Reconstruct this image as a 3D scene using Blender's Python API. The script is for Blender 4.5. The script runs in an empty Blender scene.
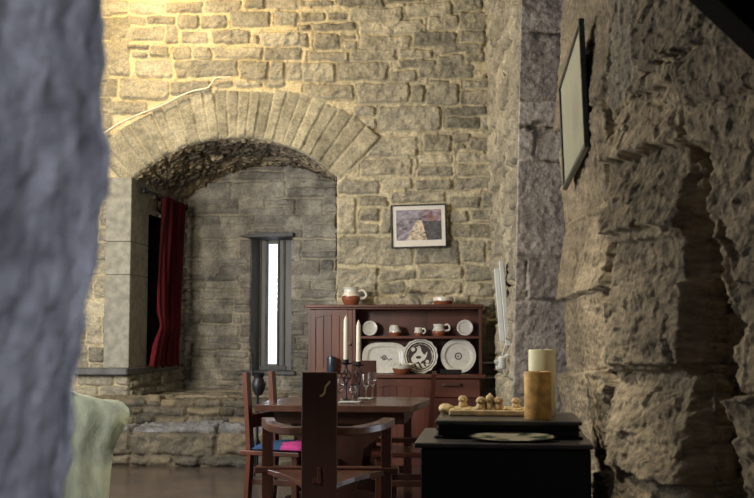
import bpy, bmesh, math, random
import numpy as np
from mathutils import Vector, Matrix, Euler
C = bpy.context.scene.collection
S = bpy.context.scene
PI = math.pi

# ------------------------------------------------------------------ camera, world, lamps, exposure
F = 1110.0                                    # focal length in pixels of the 754 px wide frame
EYE = Vector((0.0, 0.0, 1.25))
TILT = math.atan(84 / F)
YAW = math.atan(118 / F * math.cos(TILT))
cam = bpy.data.cameras.new('camera')
cam.sensor_width = 36.0
cam.lens = 36.0 * F / 754
cam.clip_start = 0.02
cam.dof.use_dof = True
cam.dof.focus_distance = 9.5
cam.dof.aperture_fstop = 7.1
co = bpy.data.objects.new('camera', cam); C.objects.link(co)
co.location = EYE
co.rotation_euler = Euler((PI / 2 + TILT, 0, YAW), 'XYZ')
S.camera = co
RC = co.rotation_euler.to_matrix()
RCn = np.array(RC)

S.view_settings.view_transform = 'Standard'
S.view_settings.look = 'None'
S.view_settings.gamma = 1.0
S.view_settings.use_curve_mapping = False
S.view_settings.exposure = 0.15

w = bpy.data.worlds.new('sky'); S.world = w; w.use_nodes = True
nt = w.node_tree; nt.nodes.clear()
wo = nt.nodes.new('ShaderNodeOutputWorld'); bg = nt.nodes.new('ShaderNodeBackground')
tc = nt.nodes.new('ShaderNodeTexCoord'); sx = nt.nodes.new('ShaderNodeSeparateXYZ')
rmp = nt.nodes.new('ShaderNodeValToRGB')
nt.links.new(tc.outputs['Generated'], sx.inputs[0])
mr = nt.nodes.new('ShaderNodeMapRange'); mr.inputs[1].default_value = -1; mr.inputs[2].default_value = 1
nt.links.new(sx.outputs['Y'], mr.inputs[0]); nt.links.new(mr.outputs[0], rmp.inputs[0])
rmp.color_ramp.elements[0].position = 0.45; rmp.color_ramp.elements[0].color = (.055, .06, .08, 1)   # world light dimmed behind the camera
rmp.color_ramp.elements[1].position = 0.75; rmp.color_ramp.elements[1].color = (1.6, 1.75, 2.0, 1)   # bright overcast beyond the slit
nt.links.new(rmp.outputs[0], bg.inputs[0]); bg.inputs[1].default_value = 1.0
nt.links.new(bg.outputs[0], wo.inputs[0])


def lamp(name, kind, loc, target, power, col, **k):
    l = bpy.data.lights.new(name, kind); l.energy = power; l.color = col
    for a, b in k.items(): setattr(l, a, b)
    o = bpy.data.objects.new(name, l); C.objects.link(o); o.location = loc
    d = Vector(target) - Vector(loc)
    o.rotation_euler = d.to_track_quat('-Z', 'Y').to_euler()
    return o


# warm lamp hung high in the hall, above the frame
lamp('hall_lamp_warm', 'POINT', (-3.6, 9.6, 5.05), (0, 0, 0), 215, (1.0, .80, .48), shadow_soft_size=.18)
lamp('hall_fill_middle', 'POINT', (-3.35, 6.95, 2.55), (0, 0, 0), 170, (1.0, .90, .70), shadow_soft_size=.16)  # added fill lamp, low and left of the frame, lights the alcove
# daylight from the tall window in the left wall of the hall
lamp('window_daylight', 'AREA', (-5.35, 7.2, 2.1), (0, 8.3, 1.5), 110, (.78, .87, 1.0), shape='RECTANGLE', size=1.1, size_y=2.0)
lamp('alcove_fill_end', 'AREA', (-3.9, 5.4, 2.3), (-2.5, 13, 1.7), 72, (1.0, .95, .86), shape='RECTANGLE', size=.8, size_y=1.4, spread=math.radians(100))  # added fill aimed into the alcove, no window stands here
lamp('sofa_fill_spot', 'SPOT', (-3.0, 4.0, 2.7), (-1.95, 5.35, .55), 200, (.97, .97, .95), spot_size=math.radians(46), spot_blend=.6, shadow_soft_size=.15)  # added spot out of view, brightens the throw on the sofa
lamp('chest_fill_spot', 'SPOT', (-1.7, 4.62, 3.4), (.15, 4.95, .95), 230, (1.0, .93, .78), spot_size=math.radians(36), spot_blend=.7, shadow_soft_size=.12)  # added spot out of view, brightens candles and board on the chest
# daylight from the window of the passage behind the camera, falling on the jamb of the doorway
lamp('passage_daylight', 'AREA', (.85, -.9, 1.9), (-.36, .75, 1.2), 4.0, (.78, .84, 1.0), shape='RECTANGLE', size=.5, size_y=1.0, spread=math.radians(42))


# ------------------------------------------------------------------ pixel <-> place helpers (754 x 498 frame)
def P(px, py, x=None, y=None, z=None):
    d = RC @ Vector(((px - 377) / F, -(py - 249) / F, -1.0))
    if y is not None: t = (y - EYE.y) / d.y
    elif x is not None: t = (x - EYE.x) / d.x
    else: t = (z - EYE.z) / d.z
    return EYE + d * t


def proj(A):
    q = (A - np.array(EYE)) @ RCn
    return 377 + F * q[..., 0] / -q[..., 2], 249 - F * q[..., 1] / -q[..., 2]


# ------------------------------------------------------------------ noise
def hsh(xi, yi, s):
    xi = xi.astype(np.int64); yi = yi.astype(np.int64)
    h = (xi * 374761393 + yi * 668265263 + int(s) * 974634521) & 0xffffffff
    h = ((h ^ (h >> 13)) * 1274126177) & 0xffffffff
    h = ((h ^ (h >> 15)) * 2246822519) & 0xffffffff
    return ((h ^ (h >> 16)) & 0xffffff) / float(0xffffff)


def vn(x, y, s=0):
    x = np.asarray(x, float); y = np.asarray(y, float)
    xi = np.floor(x); yi = np.floor(y); fx = x - xi; fy = y - yi
    fx = fx * fx * (3 - 2 * fx); fy = fy * fy * (3 - 2 * fy)
    a = hsh(xi, yi, s); b = hsh(xi + 1, yi, s); c = hsh(xi, yi + 1, s); d = hsh(xi + 1, yi + 1, s)
    return (a * (1 - fx) + b * fx) * (1 - fy) + (c * (1 - fx) + d * fx) * fy


def fbm(x, y, s=0, n=4, g=.5):
    r = 0; a = 1; t = 0
    for i in range(n):
        r = r + a * vn(x * 2 ** i + 17.3 * i, y * 2 ** i - 9.1 * i, s + i); t += a; a *= g
    return r / t - .5


def facets(x, y, s=0, slope=.5):
    """chiselled rock: the top of a set of randomly tilted planes, one per cell"""
    x = np.asarray(x, float); y = np.asarray(y, float)
    xi = np.floor(x); yi = np.floor(y); best = np.full(x.shape, 9e9); out = np.zeros(x.shape)
    for dx in (-1, 0, 1):
        for dy in (-1, 0, 1):
            cx = xi + dx; cy = yi + dy
            px = cx + hsh(cx, cy, s); py = cy + hsh(cx, cy, s + 1)
            d = (x - px) ** 2 + (y - py) ** 2
            h = (hsh(cx, cy, s + 2) - .5) + slope * ((hsh(cx, cy, s + 3) - .5) * (x - px) + (hsh(cx, cy, s + 4) - .5) * (y - py)) * 2
            m = d < best; best = np.where(m, d, best); out = np.where(m, h, out)
    return out


# ------------------------------------------------------------------ masonry: heights (m) and stone colours from a list of stones
def sm(a, b, x):
    t = np.clip((x - a) / (b - a), 0, 1); return t * t * (3 - 2 * t)


def poly_sd(x, y, pts):
    pts = np.array(pts, float); n = len(pts)
    d = np.full(x.shape, 1e18); s = np.ones(x.shape)
    for i in range(n):
        j = (i - 1) % n
        e = pts[j] - pts[i]; wx = x - pts[i, 0]; wy = y - pts[i, 1]
        t = np.clip((wx * e[0] + wy * e[1]) / (e @ e), 0, 1)
        d = np.minimum(d, (wx - e[0] * t) ** 2 + (wy - e[1] * t) ** 2)
        c1 = y >= pts[i, 1]; c2 = y < pts[j, 1]; c3 = e[0] * wy > e[1] * wx
        s = np.where((c1 & c2 & c3) | (~c1 & ~c2 & ~c3), -s, s)
    return -s * np.sqrt(d)            # inside positive


def masonry(U, V, stones, seed, warp=1.6, edge=2.4, proud=.02, rough=.011, fscale=7., grow=.4, crack=.35,
            stone=(.30, .27, .2), stone2=(.24, .22, .18), mortar=(.46, .39, .25), shades=None, rnd=2.2, mrough=.012, crackdepth=.035):
    R = np.random.RandomState(seed)
    wx = U + warp * 2 * fbm(U / 11, V / 11, seed, 3) * 1.5; wy = V + warp * 2 * fbm(U / 13 + 50, V / 10, seed + 9, 3) * 1.2
    best = np.full(U.shape, -9e3); sid = np.full(U.shape, -1, int); tilt = np.zeros(U.shape)
    for i, st in enumerate(stones):
        st = np.array(st, float)
        if st.ndim == 1: x0, y0, x1, y1 = st
        else: (x0, y0), (x1, y1) = st.min(0), st.max(0)
        m = (U > x0 - 7) & (U < x1 + 7) & (V > y0 - 7) & (V < y1 + 7)
        if not m.any(): R.rand(4); continue
        a, b = wx[m], wy[m]
        if st.ndim == 1:
            rr = min(rnd * (.5 + R.rand()), (x1 - x0) * .45, (y1 - y0) * .45)
            cx, cy, hx, hy = (x0 + x1) / 2, (y0 + y1) / 2, (x1 - x0) / 2 + grow, (y1 - y0) / 2 + grow
            sk = (R.rand() - .5) * .07
            qx = np.abs(a - cx) - hx + rr; qy = np.abs(b - cy - sk * (a - cx)) - hy + rr
            d = -(np.hypot(np.maximum(qx, 0), np.maximum(qy, 0)) + np.minimum(np.maximum(qx, qy), 0) - rr)
        else:
            d = poly_sd(a, b, st) + grow; cx, cy = (x0 + x1) / 2, (y0 + y1) / 2
            R.rand(2)
        t = ((a - cx) * (R.rand() - .5) * .0011 + (b - cy) * (R.rand() - .5) * .0022)
        cur = best[m]; k = d > cur
        cur[k] = d[k]; best[m] = cur
        q = sid[m]; q[k] = i; sid[m] = q
        q = tilt[m]; q[k] = t[k]; tilt[m] = q
    ins = sm(-.6, edge, best)
    n = max(len(stones), 1)
    pr = (.35 + 1.1 * R.rand(n))[sid]
    tone = R.rand(n)[sid]; tone2 = R.rand(n)[sid]
    H = ins * (proud * pr + tilt) + ins * rough * (facets(U / fscale, V / (fscale * .75), seed + 3) * .9 + 2.0 * fbm(U / 5, V / 4, seed + 5, 4))
    H = H + (1 - ins) * mrough * 1.6 * fbm(U / 3, V / 3, seed + 31, 3)
    if crack:
        cm = sm(.5 - crack * .5, .56 - crack * .5, vn(U / 16, V / 9, seed + 77)) * sm(1.7, .3, np.abs(best + .1))
        H = H - crackdepth * cm
    f1 = fbm(U / 14, V / 10, seed + 11, 4); f2 = fbm(U / 2.4, V / 2.0, seed + 13, 3)
    s1, s2, mo = np.array(stone), np.array(stone2), np.array(mortar)
    k = np.clip(tone + f1 * .9, 0, 1)[..., None]
    col = (s1 * k + s2 * (1 - k)) * (1 + .55 * f2 + .6 * f1 + .45 * (tone2 - .5))[..., None]
    mc = mo * (1 + .5 * f2 + .4 * f1)[..., None]
    e2 = sm(-.9, 1.0, best + 1.6 * f2)[..., None]
    col = col * e2 + mc * (1 - e2)
    return H, np.clip(col, .01, .9), best, sid


def rubble(u0, u1, v0, v1, ch, cw, seed, jit=.35):
    """roughly coursed stones filling a rectangle (units: cm)"""
    R = random.Random(seed); out = []; v = v0
    while v < v1:
        h = ch * R.uniform(1 - jit, 1 + jit); u = u0 - R.uniform(0, cw)
        while u < u1:
            wd = cw * R.uniform(.4, 1.7); o = R.uniform(-.06, .06) * h
            if h > ch * .95 and R.random() < .3:
                q = R.uniform(.35, .65) * h
                out += [(u + .7, v + .6 + o, u + wd - .7, v + q - .5 + o), (u + .7, v + q + .5 + o, u + wd - .7, v + h - .6 + o)]
            else:
                out.append((u + .7, v + .6 + o, u + wd - .7, v + h - .6 + o))
            u += wd
        v += h
    return out


# ------------------------------------------------------------------ materials
def mat(name, col, rough=.6, metal=0., var=.25, scale=6., stretch=(1, 1, 1), bump=0., bscale=None, attr=False, trans=0., spec=.5, col2=None, coat=0., sheen=0., detail=5):
    m = bpy.data.materials.new(name); m.use_nodes = True
    t = m.node_tree; b = t.nodes['Principled BSDF']; L = t.links.new
    b.inputs['Roughness'].default_value = rough; b.inputs['Metallic'].default_value = metal
    b.inputs['Specular IOR Level'].default_value = spec
    b.inputs['Coat Weight'].default_value = coat; b.inputs['Sheen Weight'].default_value = sheen
    if trans:
        b.inputs['Transmission Weight'].default_value = trans
        b.inputs['Base Color'].default_value = (*col, 1); return m
    tc = t.nodes.new('ShaderNodeTexCoord'); mp = t.nodes.new('ShaderNodeMapping'); mp.inputs['Scale'].default_value = stretch
    L(tc.outputs['Object'], mp.inputs['Vector'])
    n = t.nodes.new('ShaderNodeTexNoise'); n.inputs['Scale'].default_value = scale; n.inputs['Detail'].default_value = detail
    L(mp.outputs[0], n.inputs['Vector'])
    mx = t.nodes.new('ShaderNodeMix'); mx.data_type = 'RGBA'; mx.blend_type = 'MULTIPLY'; mx.inputs[0].default_value = 1
    if attr:
        a = t.nodes.new('ShaderNodeAttribute'); a.attribute_name = 'Col'; L(a.outputs['Color'], mx.inputs[6])
        r = t.nodes.new('ShaderNodeMapRange'); r.inputs[1].default_value = .25; r.inputs[2].default_value = .75
        r.inputs[3].default_value = 1 - var; r.inputs[4].default_value = 1 + var
        L(n.outputs[0], r.inputs[0]); L(r.outputs[0], mx.inputs[7])
    else:
        r = t.nodes.new('ShaderNodeValToRGB')
        c2 = col2 if col2 else tuple(c * (1 - var) for c in col)
        r.color_ramp.elements[0].position = .32; r.color_ramp.elements[0].color = (*c2, 1)
        r.color_ramp.elements[1].position = .68; r.color_ramp.elements[1].color = (*[min(c * (1 + var * .5), 1) for c in col], 1)
        L(n.outputs[0], r.inputs[0]); L(r.outputs[0], mx.inputs[6]); mx.inputs[7].default_value = (1, 1, 1, 1)
    L(mx.outputs[2], b.inputs['Base Color'])
    if bump:
        n2 = t.nodes.new('ShaderNodeTexNoise'); n2.inputs['Scale'].default_value = bscale or scale * 4; n2.inputs['Detail'].default_value = 6
        L(mp.outputs[0], n2.inputs['Vector'])
        bp = t.nodes.new('ShaderNodeBump'); bp.inputs['Strength'].default_value = bump; bp.inputs['Distance'].default_value = .022 if attr and bump >= 1 else .01
        L(n2.outputs[0], bp.inputs['Height']); L(bp.outputs[0], b.inputs['Normal'])
    return m


M_stone = mat('stone_masonry', (1, 1, 1), .9, attr=True, var=.30, scale=55, detail=9, bump=.7, bscale=60, spec=.25)
M_rock = mat('rough_rock', (1, 1, 1), .9, attr=True, var=.34, scale=26, bump=1.0, bscale=24, spec=.25)


def mesh_np(name, Vt, Fq, col=None, mtl=None, smooth=True, kind=None):
    me = bpy.data.meshes.new(name)
    Vt = np.asarray(Vt, np.float32); Fq = np.asarray(Fq, np.int32)
    me.vertices.add(len(Vt)); me.vertices.foreach_set('co', Vt.ravel())
    me.loops.add(Fq.size); me.loops.foreach_set('vertex_index', Fq.ravel())
    me.polygons.add(len(Fq)); me.polygons.foreach_set('loop_start', np.arange(0, Fq.size, 4, dtype=np.int32))
    me.polygons.foreach_set('loop_total', np.full(len(Fq), 4, np.int32))
    if smooth: me.polygons.foreach_set('use_smooth', np.ones(len(Fq), bool))
    me.update(calc_edges=True); me.validate()
    if col is not None:
        a = me.color_attributes.new('Col', 'FLOAT_COLOR', 'POINT')
        a.data.foreach_set('color', np.concatenate([col, np.ones((len(col), 1))], 1).astype(np.float32).ravel())
    if mtl: me.materials.append(mtl)
    o = bpy.data.objects.new(name, me); C.objects.link(o)
    if kind: o['kind'] = kind
    return o


def sheet(name, B, N, H, col, mtl, keep=None, skirt=None, flip=False, kind='structure'):
    """displaced grid; keep: which cells exist; skirt: vector every open border is drawn back along"""
    nv, nu = B.shape[:2]
    V = (B + N * H[..., None]).reshape(-1, 3); c = col.reshape(-1, 3)
    idx = np.arange(nv * nu).reshape(nv, nu)
    Q = np.stack([idx[:-1, :-1], idx[:-1, 1:], idx[1:, 1:], idx[1:, :-1]], -1)
    if keep is not None: Q = Q[keep]
    Q = Q.reshape(-1, 4)
    if flip: Q = Q[:, ::-1]
    if skirt is not None:
        e = np.concatenate([Q[:, [0, 1]], Q[:, [1, 2]], Q[:, [2, 3]], Q[:, [3, 0]]])
        key = np.sort(e, 1); k = key[:, 0].astype(np.int64) * (nv * nu) + key[:, 1]
        u, first, cnt = np.unique(k, return_index=True, return_counts=True)
        be = e[first[cnt == 1]]
        vs = np.unique(be); mp = {int(v): len(V) + i for i, v in enumerate(vs)}
        V = np.concatenate([V, V[vs] + np.array(skirt)]); c = np.concatenate([c, c[vs]])
        Q = np.concatenate([Q, np.array([[b, a, mp[int(a)], mp[int(b)]] for a, b in be])])
    used = np.unique(Q); rm = np.full(len(V), -1); rm[used] = np.arange(len(used))
    return mesh_np(name, V[used], rm[Q], c[used], mtl, True, kind)


# ------------------------------------------------------------------ back wall with its segmental arch
YB, YN = 11.0, 13.0                         # face of the back wall, face of the alcove's far wall
XJL, XJR = P(131.5, 177, y=YB).x, P(337, 177, y=YB).x      # jambs
ZSP = P(235, 179, y=YB).z                   # springing
_h = (XJR - XJL) / 2; _k = P(240, 137, y=YB).z - ZSP
RA = (_h * _h + _k * _k) / (2 * _k); XC = (XJL + XJR) / 2; ZC = ZSP + _k - RA     # arch centre, inner radius
RO = RA + .48
YJ = P(146, 280, x=XJL).y                   # where the dressed reveal ends and the side window begins
xs = np.arange(-5.65, .16, .0105); zs = np.arange(0, 5.0, .0105)
X, Z = np.meshgrid(xs, zs)
r = np.hypot(X - XC, Z - ZC)
sn = (np.abs(r - RA) < .008) & (Z > ZSP - .02)
f_ = np.where(sn, RA / np.maximum(r, 1e-6), 1.0)
X = XC + (X - XC) * f_; Z = ZC + (Z - ZC) * f_
for xj in (XJL, XJR):
    k = (np.abs(X - xj) < .0063) & (Z < ZSP + .01); X = np.where(k, xj, X)
B = np.stack([X, np.full(X.shape, YB), Z], -1)
U, V = proj(B)
ROWS = """108,1,128,14 129,2,165,14 167,2,202,13 204,0,240,13 244,-3,264,9 267,-3,299,9
124,16,145,25 146,16,176,24 178,15,199,28 201,16,226,28 230,12,270,27 275,11,297,25
109,18,122,43 125,27,164,41 165,25,177,43 181,31,209,43 213,30,249,43 252,35,258,43 260,32,300,46
109,46,122,50 125,45,148,49 150,45,168,56 132,52,148,57 172,47,191,59 193,47,211,59 214,47,262,58 264,48,302,60
108,50,130,76 136,59,172,77 175,60,237,77 239,61,268,79 270,62,284,80 287,62,302,80
107,79,118,97 121,79,168,99 169,81,211,94 213,81,232,87 234,81,262,87 264,81,284,87
107,101,148,114 100,116,112,130
300,0,334,6 338,-2,383,7 386,-3,420,2 424,-6,450,2 453,-3,482,10
300,12,325,21 328,13,349,20 353,8,402,21 406,3,451,17
313,23,356,30 359,20,422,34 427,17,458,30 459,12,486,29 300,24,311,30
300,33,308,47 314,33,340,49 344,34,356,38 344,40,357,49 360,36,411,49 413,32,456,46 460,30,486,42
308,52,349,61 350,49,397,61 399,49,432,58 434,44,483,53 399,60,436,68 437,55,462,64 464,52,484,61
302,63,334,82 336,62,388,80 391,71,417,82 419,63,474,78 463,80,492,88
304,84,353,99 357,83,409,103 411,85,425,103 427,84,459,105 460,91,492,105 428,80,450,83
377,106,440,131 444,107,486,116 445,117,480,129 482,118,494,130
366,136,417,156 423,135,452,152 454,134,470,143 456,144,466,150 470,137,493,151
361,159,412,175 417,154,453,164 457,153,493,162 417,166,453,176 457,164,493,175 378,151,395,157
337,179,378,194 381,179,412,189 415,180,452,190 455,177,494,189
337,197,356,234 358,196,388,206 360,209,379,221 358,224,379,234 381,209,391,234 391,191,446,202 448,196,480,208 482,192,494,208
392,206,418,226 420,204,446,218 394,228,445,236 448,211,468,222 470,210,494,220 448,224,494,238 471,221,494,223
337,237,413,265 415,240,458,264 461,241,486,262 487,240,495,250 488,252,495,268
337,268,378,297 379,270,415,280 417,266,461,279 464,265,494,281 380,282,404,294 408,281,461,294 354,106,374,116 360,117,376,129 464,283,494,297
337,299,372,318 375,297,420,315 424,297,470,318 474,299,496,318""".split()
ROWS = [tuple(float(q) for q in s.split(',')) for s in ROWS]
ROWS += [tuple(q) for q in rubble(337, 500, 319, 470, 18, 38, 5)] + [tuple(q) for q in rubble(40, 104, -30, 180, 20, 34, 6)] + [tuple(q) for q in rubble(40, 340, 372, 480, 16, 34, 7)]
ROWS += [(a, b, c, d) for a, b, c, d in rubble(40, 520, -110, -6, 20, 44, 8)] + [tuple(q) for q in rubble(40, 108, 180, 372, 22, 30, 9)]
H, col, best, sid = masonry(U, V, ROWS, 3, warp=1.6, edge=1.5, grow=.2, proud=.019, rough=.015, fscale=8, stone=(.335, .295, .21), stone2=(.215, .195, .15), mortar=(.50, .42, .26), crack=.42, crackdepth=.022)
# warmer yellow tint on mortar and stones towards the upper left
st = sm(240, 60, np.hypot((U - 150) * .8, V - 20)) * (.55 + 1.2 * fbm(U / 30, V / 22, 91, 4)); st = np.clip(st, 0, 1)[..., None]
mort = sm(1.5, -1.2, best)[..., None]
col = col * (1 - .5 * st * mort) + np.array((.60, .42, .16)) * .5 * st * mort
col = col * (1 - .22 * st * (1 - mort)) + np.array((.42, .31, .12)) * .22 * st * (1 - mort)
# towards the right the pointing is thin and as grey as the stones
gr = (sm(290, 400, U + 40 * fbm(U / 30, V / 30, 97, 3)) * .75 + .15 * sm(60, 120, V))[..., None] * mort
col = col * (1 - gr) + (np.array((.42, .365, .25)) * (1 + .9 * fbm(U / 6, V / 5, 98, 4) + .6 * fbm(U / 2, V / 2, 99, 2))[..., None]) * gr
# voussoirs
A = np.degrees(np.arctan2(X - XC, Z - ZC)); r = np.hypot(X - XC, Z - ZC)
cuts = [-46.5, -42.5, -36.5, -33, -29, -25.5, -22, -17.5, -13, -9, -5.5, -2, 1.5, 5, 8.2, 12, 15.6, 19.5, 23, 27, 31, 35.5, 40, 45.5]
uu = A / 180 * PI * 165; vv = (r - RA) * 100
vst = []
RR = random.Random(4)
for a, b in zip(cuts[:-1], cuts[1:]):
    top = 48.5 + RR.uniform(-2.5, 2.0) + 10 * float(sm(2, 36, (a + b) / 2))
    vst.append((a / 180 * PI * 165 + .35, .2, b / 180 * PI * 165 - .35, top))
Hv, cv, bv, _ = masonry(uu + 500, vv + 500, [(a + 500, b + 500, c + 500, d + 500) for a, b, c, d in vst], 21, warp=.5, edge=1.4, proud=.022, rough=.006, grow=.2, rnd=.8,
                        stone=(.33, .29, .20), stone2=(.255, .225, .155), mortar=(.46, .40, .27), crack=.15, crackdepth=.015)
ring = (np.abs(A) < 46.2) & (r < RO + .2) & (r > RA - .05)
rm_ = ring & ((bv > -.9) | (r < RO - .03))
H = np.where(rm_, Hv + .008, H); col = np.where(rm_[..., None], cv, col)
# broken corner at the right with dark holes between the stones
hole = sm(.02, .2, fbm(U / 9, V / 11, 66, 3)) * sm(482, 489, U) * sm(38, 44, V) * sm(80, 72, V)
H = H - .12 * hole
xm = (X[:-1, :-1] + X[1:, 1:]) / 2; zm = (Z[:-1, :-1] + Z[1:, 1:]) / 2
rc = np.hypot(xm - XC, zm - ZC)
opening = (xm > XJL) & (xm < XJR) & (((zm >= ZSP - .02) & (rc < RA)) | ((zm < ZSP - .02) & (zm > .5)))
N = np.zeros(B.shape); N[..., 1] = -1
sheet('wall_back', B, N, H, col, M_stone, keep=~opening, skirt=(0, .12, 0))

# ------------------------------------------------------------------ alcove: vault, far wall, side walls, floor
AM = math.degrees(math.asin(_h / RA)) + .6
th = np.radians(np.linspace(-AM, AM, 190)); ys = np.arange(YB + .0, YN + .12, .0125)
T, Y = np.meshgrid(th, ys)
Bv = np.stack([XC + (RA + .012) * np.sin(T), Y, ZC + (RA + .012) * np.cos(T)], -1)
Nv = np.stack([-np.sin(T), 0 * T, -np.cos(T)], -1)
uu, vv = T * 142, Y * 100
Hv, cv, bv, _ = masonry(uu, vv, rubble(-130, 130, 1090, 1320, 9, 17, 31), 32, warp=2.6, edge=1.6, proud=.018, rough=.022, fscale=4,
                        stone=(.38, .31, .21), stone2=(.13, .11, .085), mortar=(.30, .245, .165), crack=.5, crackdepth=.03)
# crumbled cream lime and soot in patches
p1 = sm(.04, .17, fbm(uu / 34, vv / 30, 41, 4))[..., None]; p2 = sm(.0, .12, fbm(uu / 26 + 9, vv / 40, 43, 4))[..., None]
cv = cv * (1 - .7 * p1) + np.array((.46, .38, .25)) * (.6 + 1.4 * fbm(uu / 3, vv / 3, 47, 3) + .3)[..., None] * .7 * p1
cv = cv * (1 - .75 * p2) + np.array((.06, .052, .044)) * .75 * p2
Hv += .03 * fbm(uu / 5, vv / 5, 49, 4)
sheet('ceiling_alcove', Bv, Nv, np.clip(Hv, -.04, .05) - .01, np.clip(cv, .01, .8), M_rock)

Pa, Pb = P(251, 237, y=YN), P(291, 371, y=YN)       # window embrasure
WX0, WX1, WZ0, WZ1 = Pa.x, Pb.x, Pb.z, Pa.z
xs = np.arange(-3.75, -1.4, .0125); zs = np.arange(.4, 3.35, .0125)
X, Z = np.meshgrid(xs, zs)
for a in (WX0, WX1): X = np.where(np.abs(X - a) < .0063, a, X)
for a in (WZ0, WZ1): Z = np.where(np.abs(Z - a) < .0063, a, Z)
B = np.stack([X, np.full(X.shape, YN), Z], -1)
stn = rubble(-380, -130, 30, 190, 13, 27, 51, .45) + rubble(-380, -130, 190, 345, 17, 40, 52, .4)
H, col, best, _ = masonry(X * 100, Z * 100, stn, 53, warp=1.5, edge=2.0, proud=.026, stone=(.34, .31, .25), stone2=(.22, .205, .18), mortar=(.42, .375, .28), crack=.5, crackdepth=.03)
grime = np.clip(sm(-.02, .2, fbm(X * 3, Z * 2.2, 55, 4)), 0, 1)[..., None]; col = col * (1 - .45 * grime)
xm = (X[:-1, :-1] + X[1:, 1:]) / 2; zm = (Z[:-1, :-1] + Z[1:, 1:]) / 2
N = np.zeros(B.shape); N[..., 1] = -1
sheet('wall_alcove_back', B, N, H, col, M_stone, keep=~((xm > WX0) & (xm < WX1) & (zm > WZ0) & (zm < WZ1)), skirt=(0, .1, 0))

ys = np.arange(11.06, YN + .06, .0125); zs = np.arange(.4, 2.9, .0125)
Y, Z = np.meshgrid(ys, zs)
B = np.stack([np.full(Y.shape, XJL), Y, Z], -1); N = np.zeros(B.shape); N[..., 0] = 1
H, col, best, _ = masonry(Y * 100, Z * 100, rubble(1100, 1320, 30, 300, 15, 30, 61), 62, stone=(.33, .30, .24), stone2=(.22, .205, .18), mortar=(.40, .36, .27))
ym = (Y[:-1, :-1] + Y[1:, 1:]) / 2; zm = (Z[:-1, :-1] + Z[1:, 1:]) / 2
sheet('wall_alcove_left', B, N, H, col, M_stone, keep=~(((ym < 12.72) & (zm > .87) & (zm < 2.52)) | ((ym < YJ - .02) & (zm > .87))), skirt=(-.1, 0, 0))
ys = np.arange(11.0, YN + .06, .025); zs = np.arange(.4, 2.9, .025)
Y, Z = np.meshgrid(ys, zs)
B = np.stack([np.full(Y.shape, XJR), Y, Z], -1); N = np.zeros(B.shape); N[..., 0] = -1
H, col, best, _ = masonry(Y * 100, Z * 100, rubble(1080, 1320, 30, 300, 18, 34, 63), 64)
sheet('wall_alcove_right', B, N, H - .01, col, M_stone, flip=True)

# ------------------------------------------------------------------ steps and alcove floor
prof = [(10.30, 0), (10.30, .33), (10.74, .335), (10.76, .57), (11.02, .575)]
pp = []
for (a, b), (c, d) in zip(prof[:-1], prof[1:]):
    n = max(2, int(math.hypot(c - a, d - b) / .0125)); nn = Vector((-(d - b), (c - a))).normalized()
    for i in range(n): pp.append((a + (c - a) * i / n, b + (d - b) * i / n, nn.x, nn.y))
pp.append((11.02, .575, 0, 1))
pp = np.array(pp)
for _ in range(3): pp[1:-1, 2:] = (pp[:-2, 2:] + pp[1:-1, 2:] * 2 + pp[2:, 2:]) / 4
arc = np.concatenate([[0], np.cumsum(np.hypot(np.diff(pp[:, 0]), np.diff(pp[:, 1])))]) * 100
xs = np.arange(-4.2, -1.86, .0125)
U = np.repeat((xs * 100)[None], len(pp), 0); V = np.repeat(arc[:, None], len(xs), 1)
B = np.stack([U / 100, np.repeat(pp[:, 0:1], len(xs), 1), np.repeat(pp[:, 1:2], len(xs), 1)], -1)
N = np.stack([0 * U, np.repeat(pp[:, 2:3], len(xs), 1), np.repeat(pp[:, 3:4], len(xs), 1)], -1)
b1, b2 = 33, 33 + 44
slabs = [(a, 0.5, a + w_, 9) for a, w_ in ((-425, 30), (-393, 22), (-370, 25), (-344, 40), (-302, 26), (-275, 60), (-212, 40))]
slabs += [(-425, 10, -372, 31), (-370, 10, -345, 31), (-342, 10, -262, 31), (-259, 11, -200, 31), (-198, 11, -150, 31)]
slabs += [(-425, 32, -345, b2 - 2), (-343, 32, -262, b2 - 1), (-260, 32, -180, b2 - 1)]
slabs += rubble(-425, -180, b2 + .5, b2 + 23, 11, 24, 71) + [(-425, b2 + 24, -330, b2 + 52), (-328, b2 + 24, -255, b2 + 52), (-253, b2 + 24, -150, b2 + 52)]
H, col, best, _ = masonry(U, V, slabs, 72, warp=1.6, edge=3, proud=.03, rough=.02, stone=(.125, .102, .066), stone2=(.060, .055, .045), mortar=(.10, .08, .053), crack=.7)
trd = (sm(31, 34, V) * sm(78, 76, V))[..., None]; col = col * (1 - trd) + np.array((.125, .125, .13)) * (1 + fbm(U / 9, V / 6, 75, 4))[..., None] * trd   # treads coloured lighter grey, a bluish reflection put into the colour
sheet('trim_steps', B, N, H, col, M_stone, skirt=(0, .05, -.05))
xs = np.arange(-3.75, -1.45, .025); ys = np.arange(10.86, YN + .06, .025); X, Y = np.meshgrid(xs, ys)
B = np.stack([X, Y, np.where(Y < 11.06, .535, .56)], -1); N = np.zeros(B.shape); N[..., 2] = 1
H, col, best, _ = masonry(X * 100, Y * 100, rubble(-380, -140, 1090, 1320, 34, 50, 73), 74, stone=(.24, .21, .16), stone2=(.16, .15, .125), mortar=(.2, .17, .12))
sheet('floor_alcove', B, N, H, col, M_stone)


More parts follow.
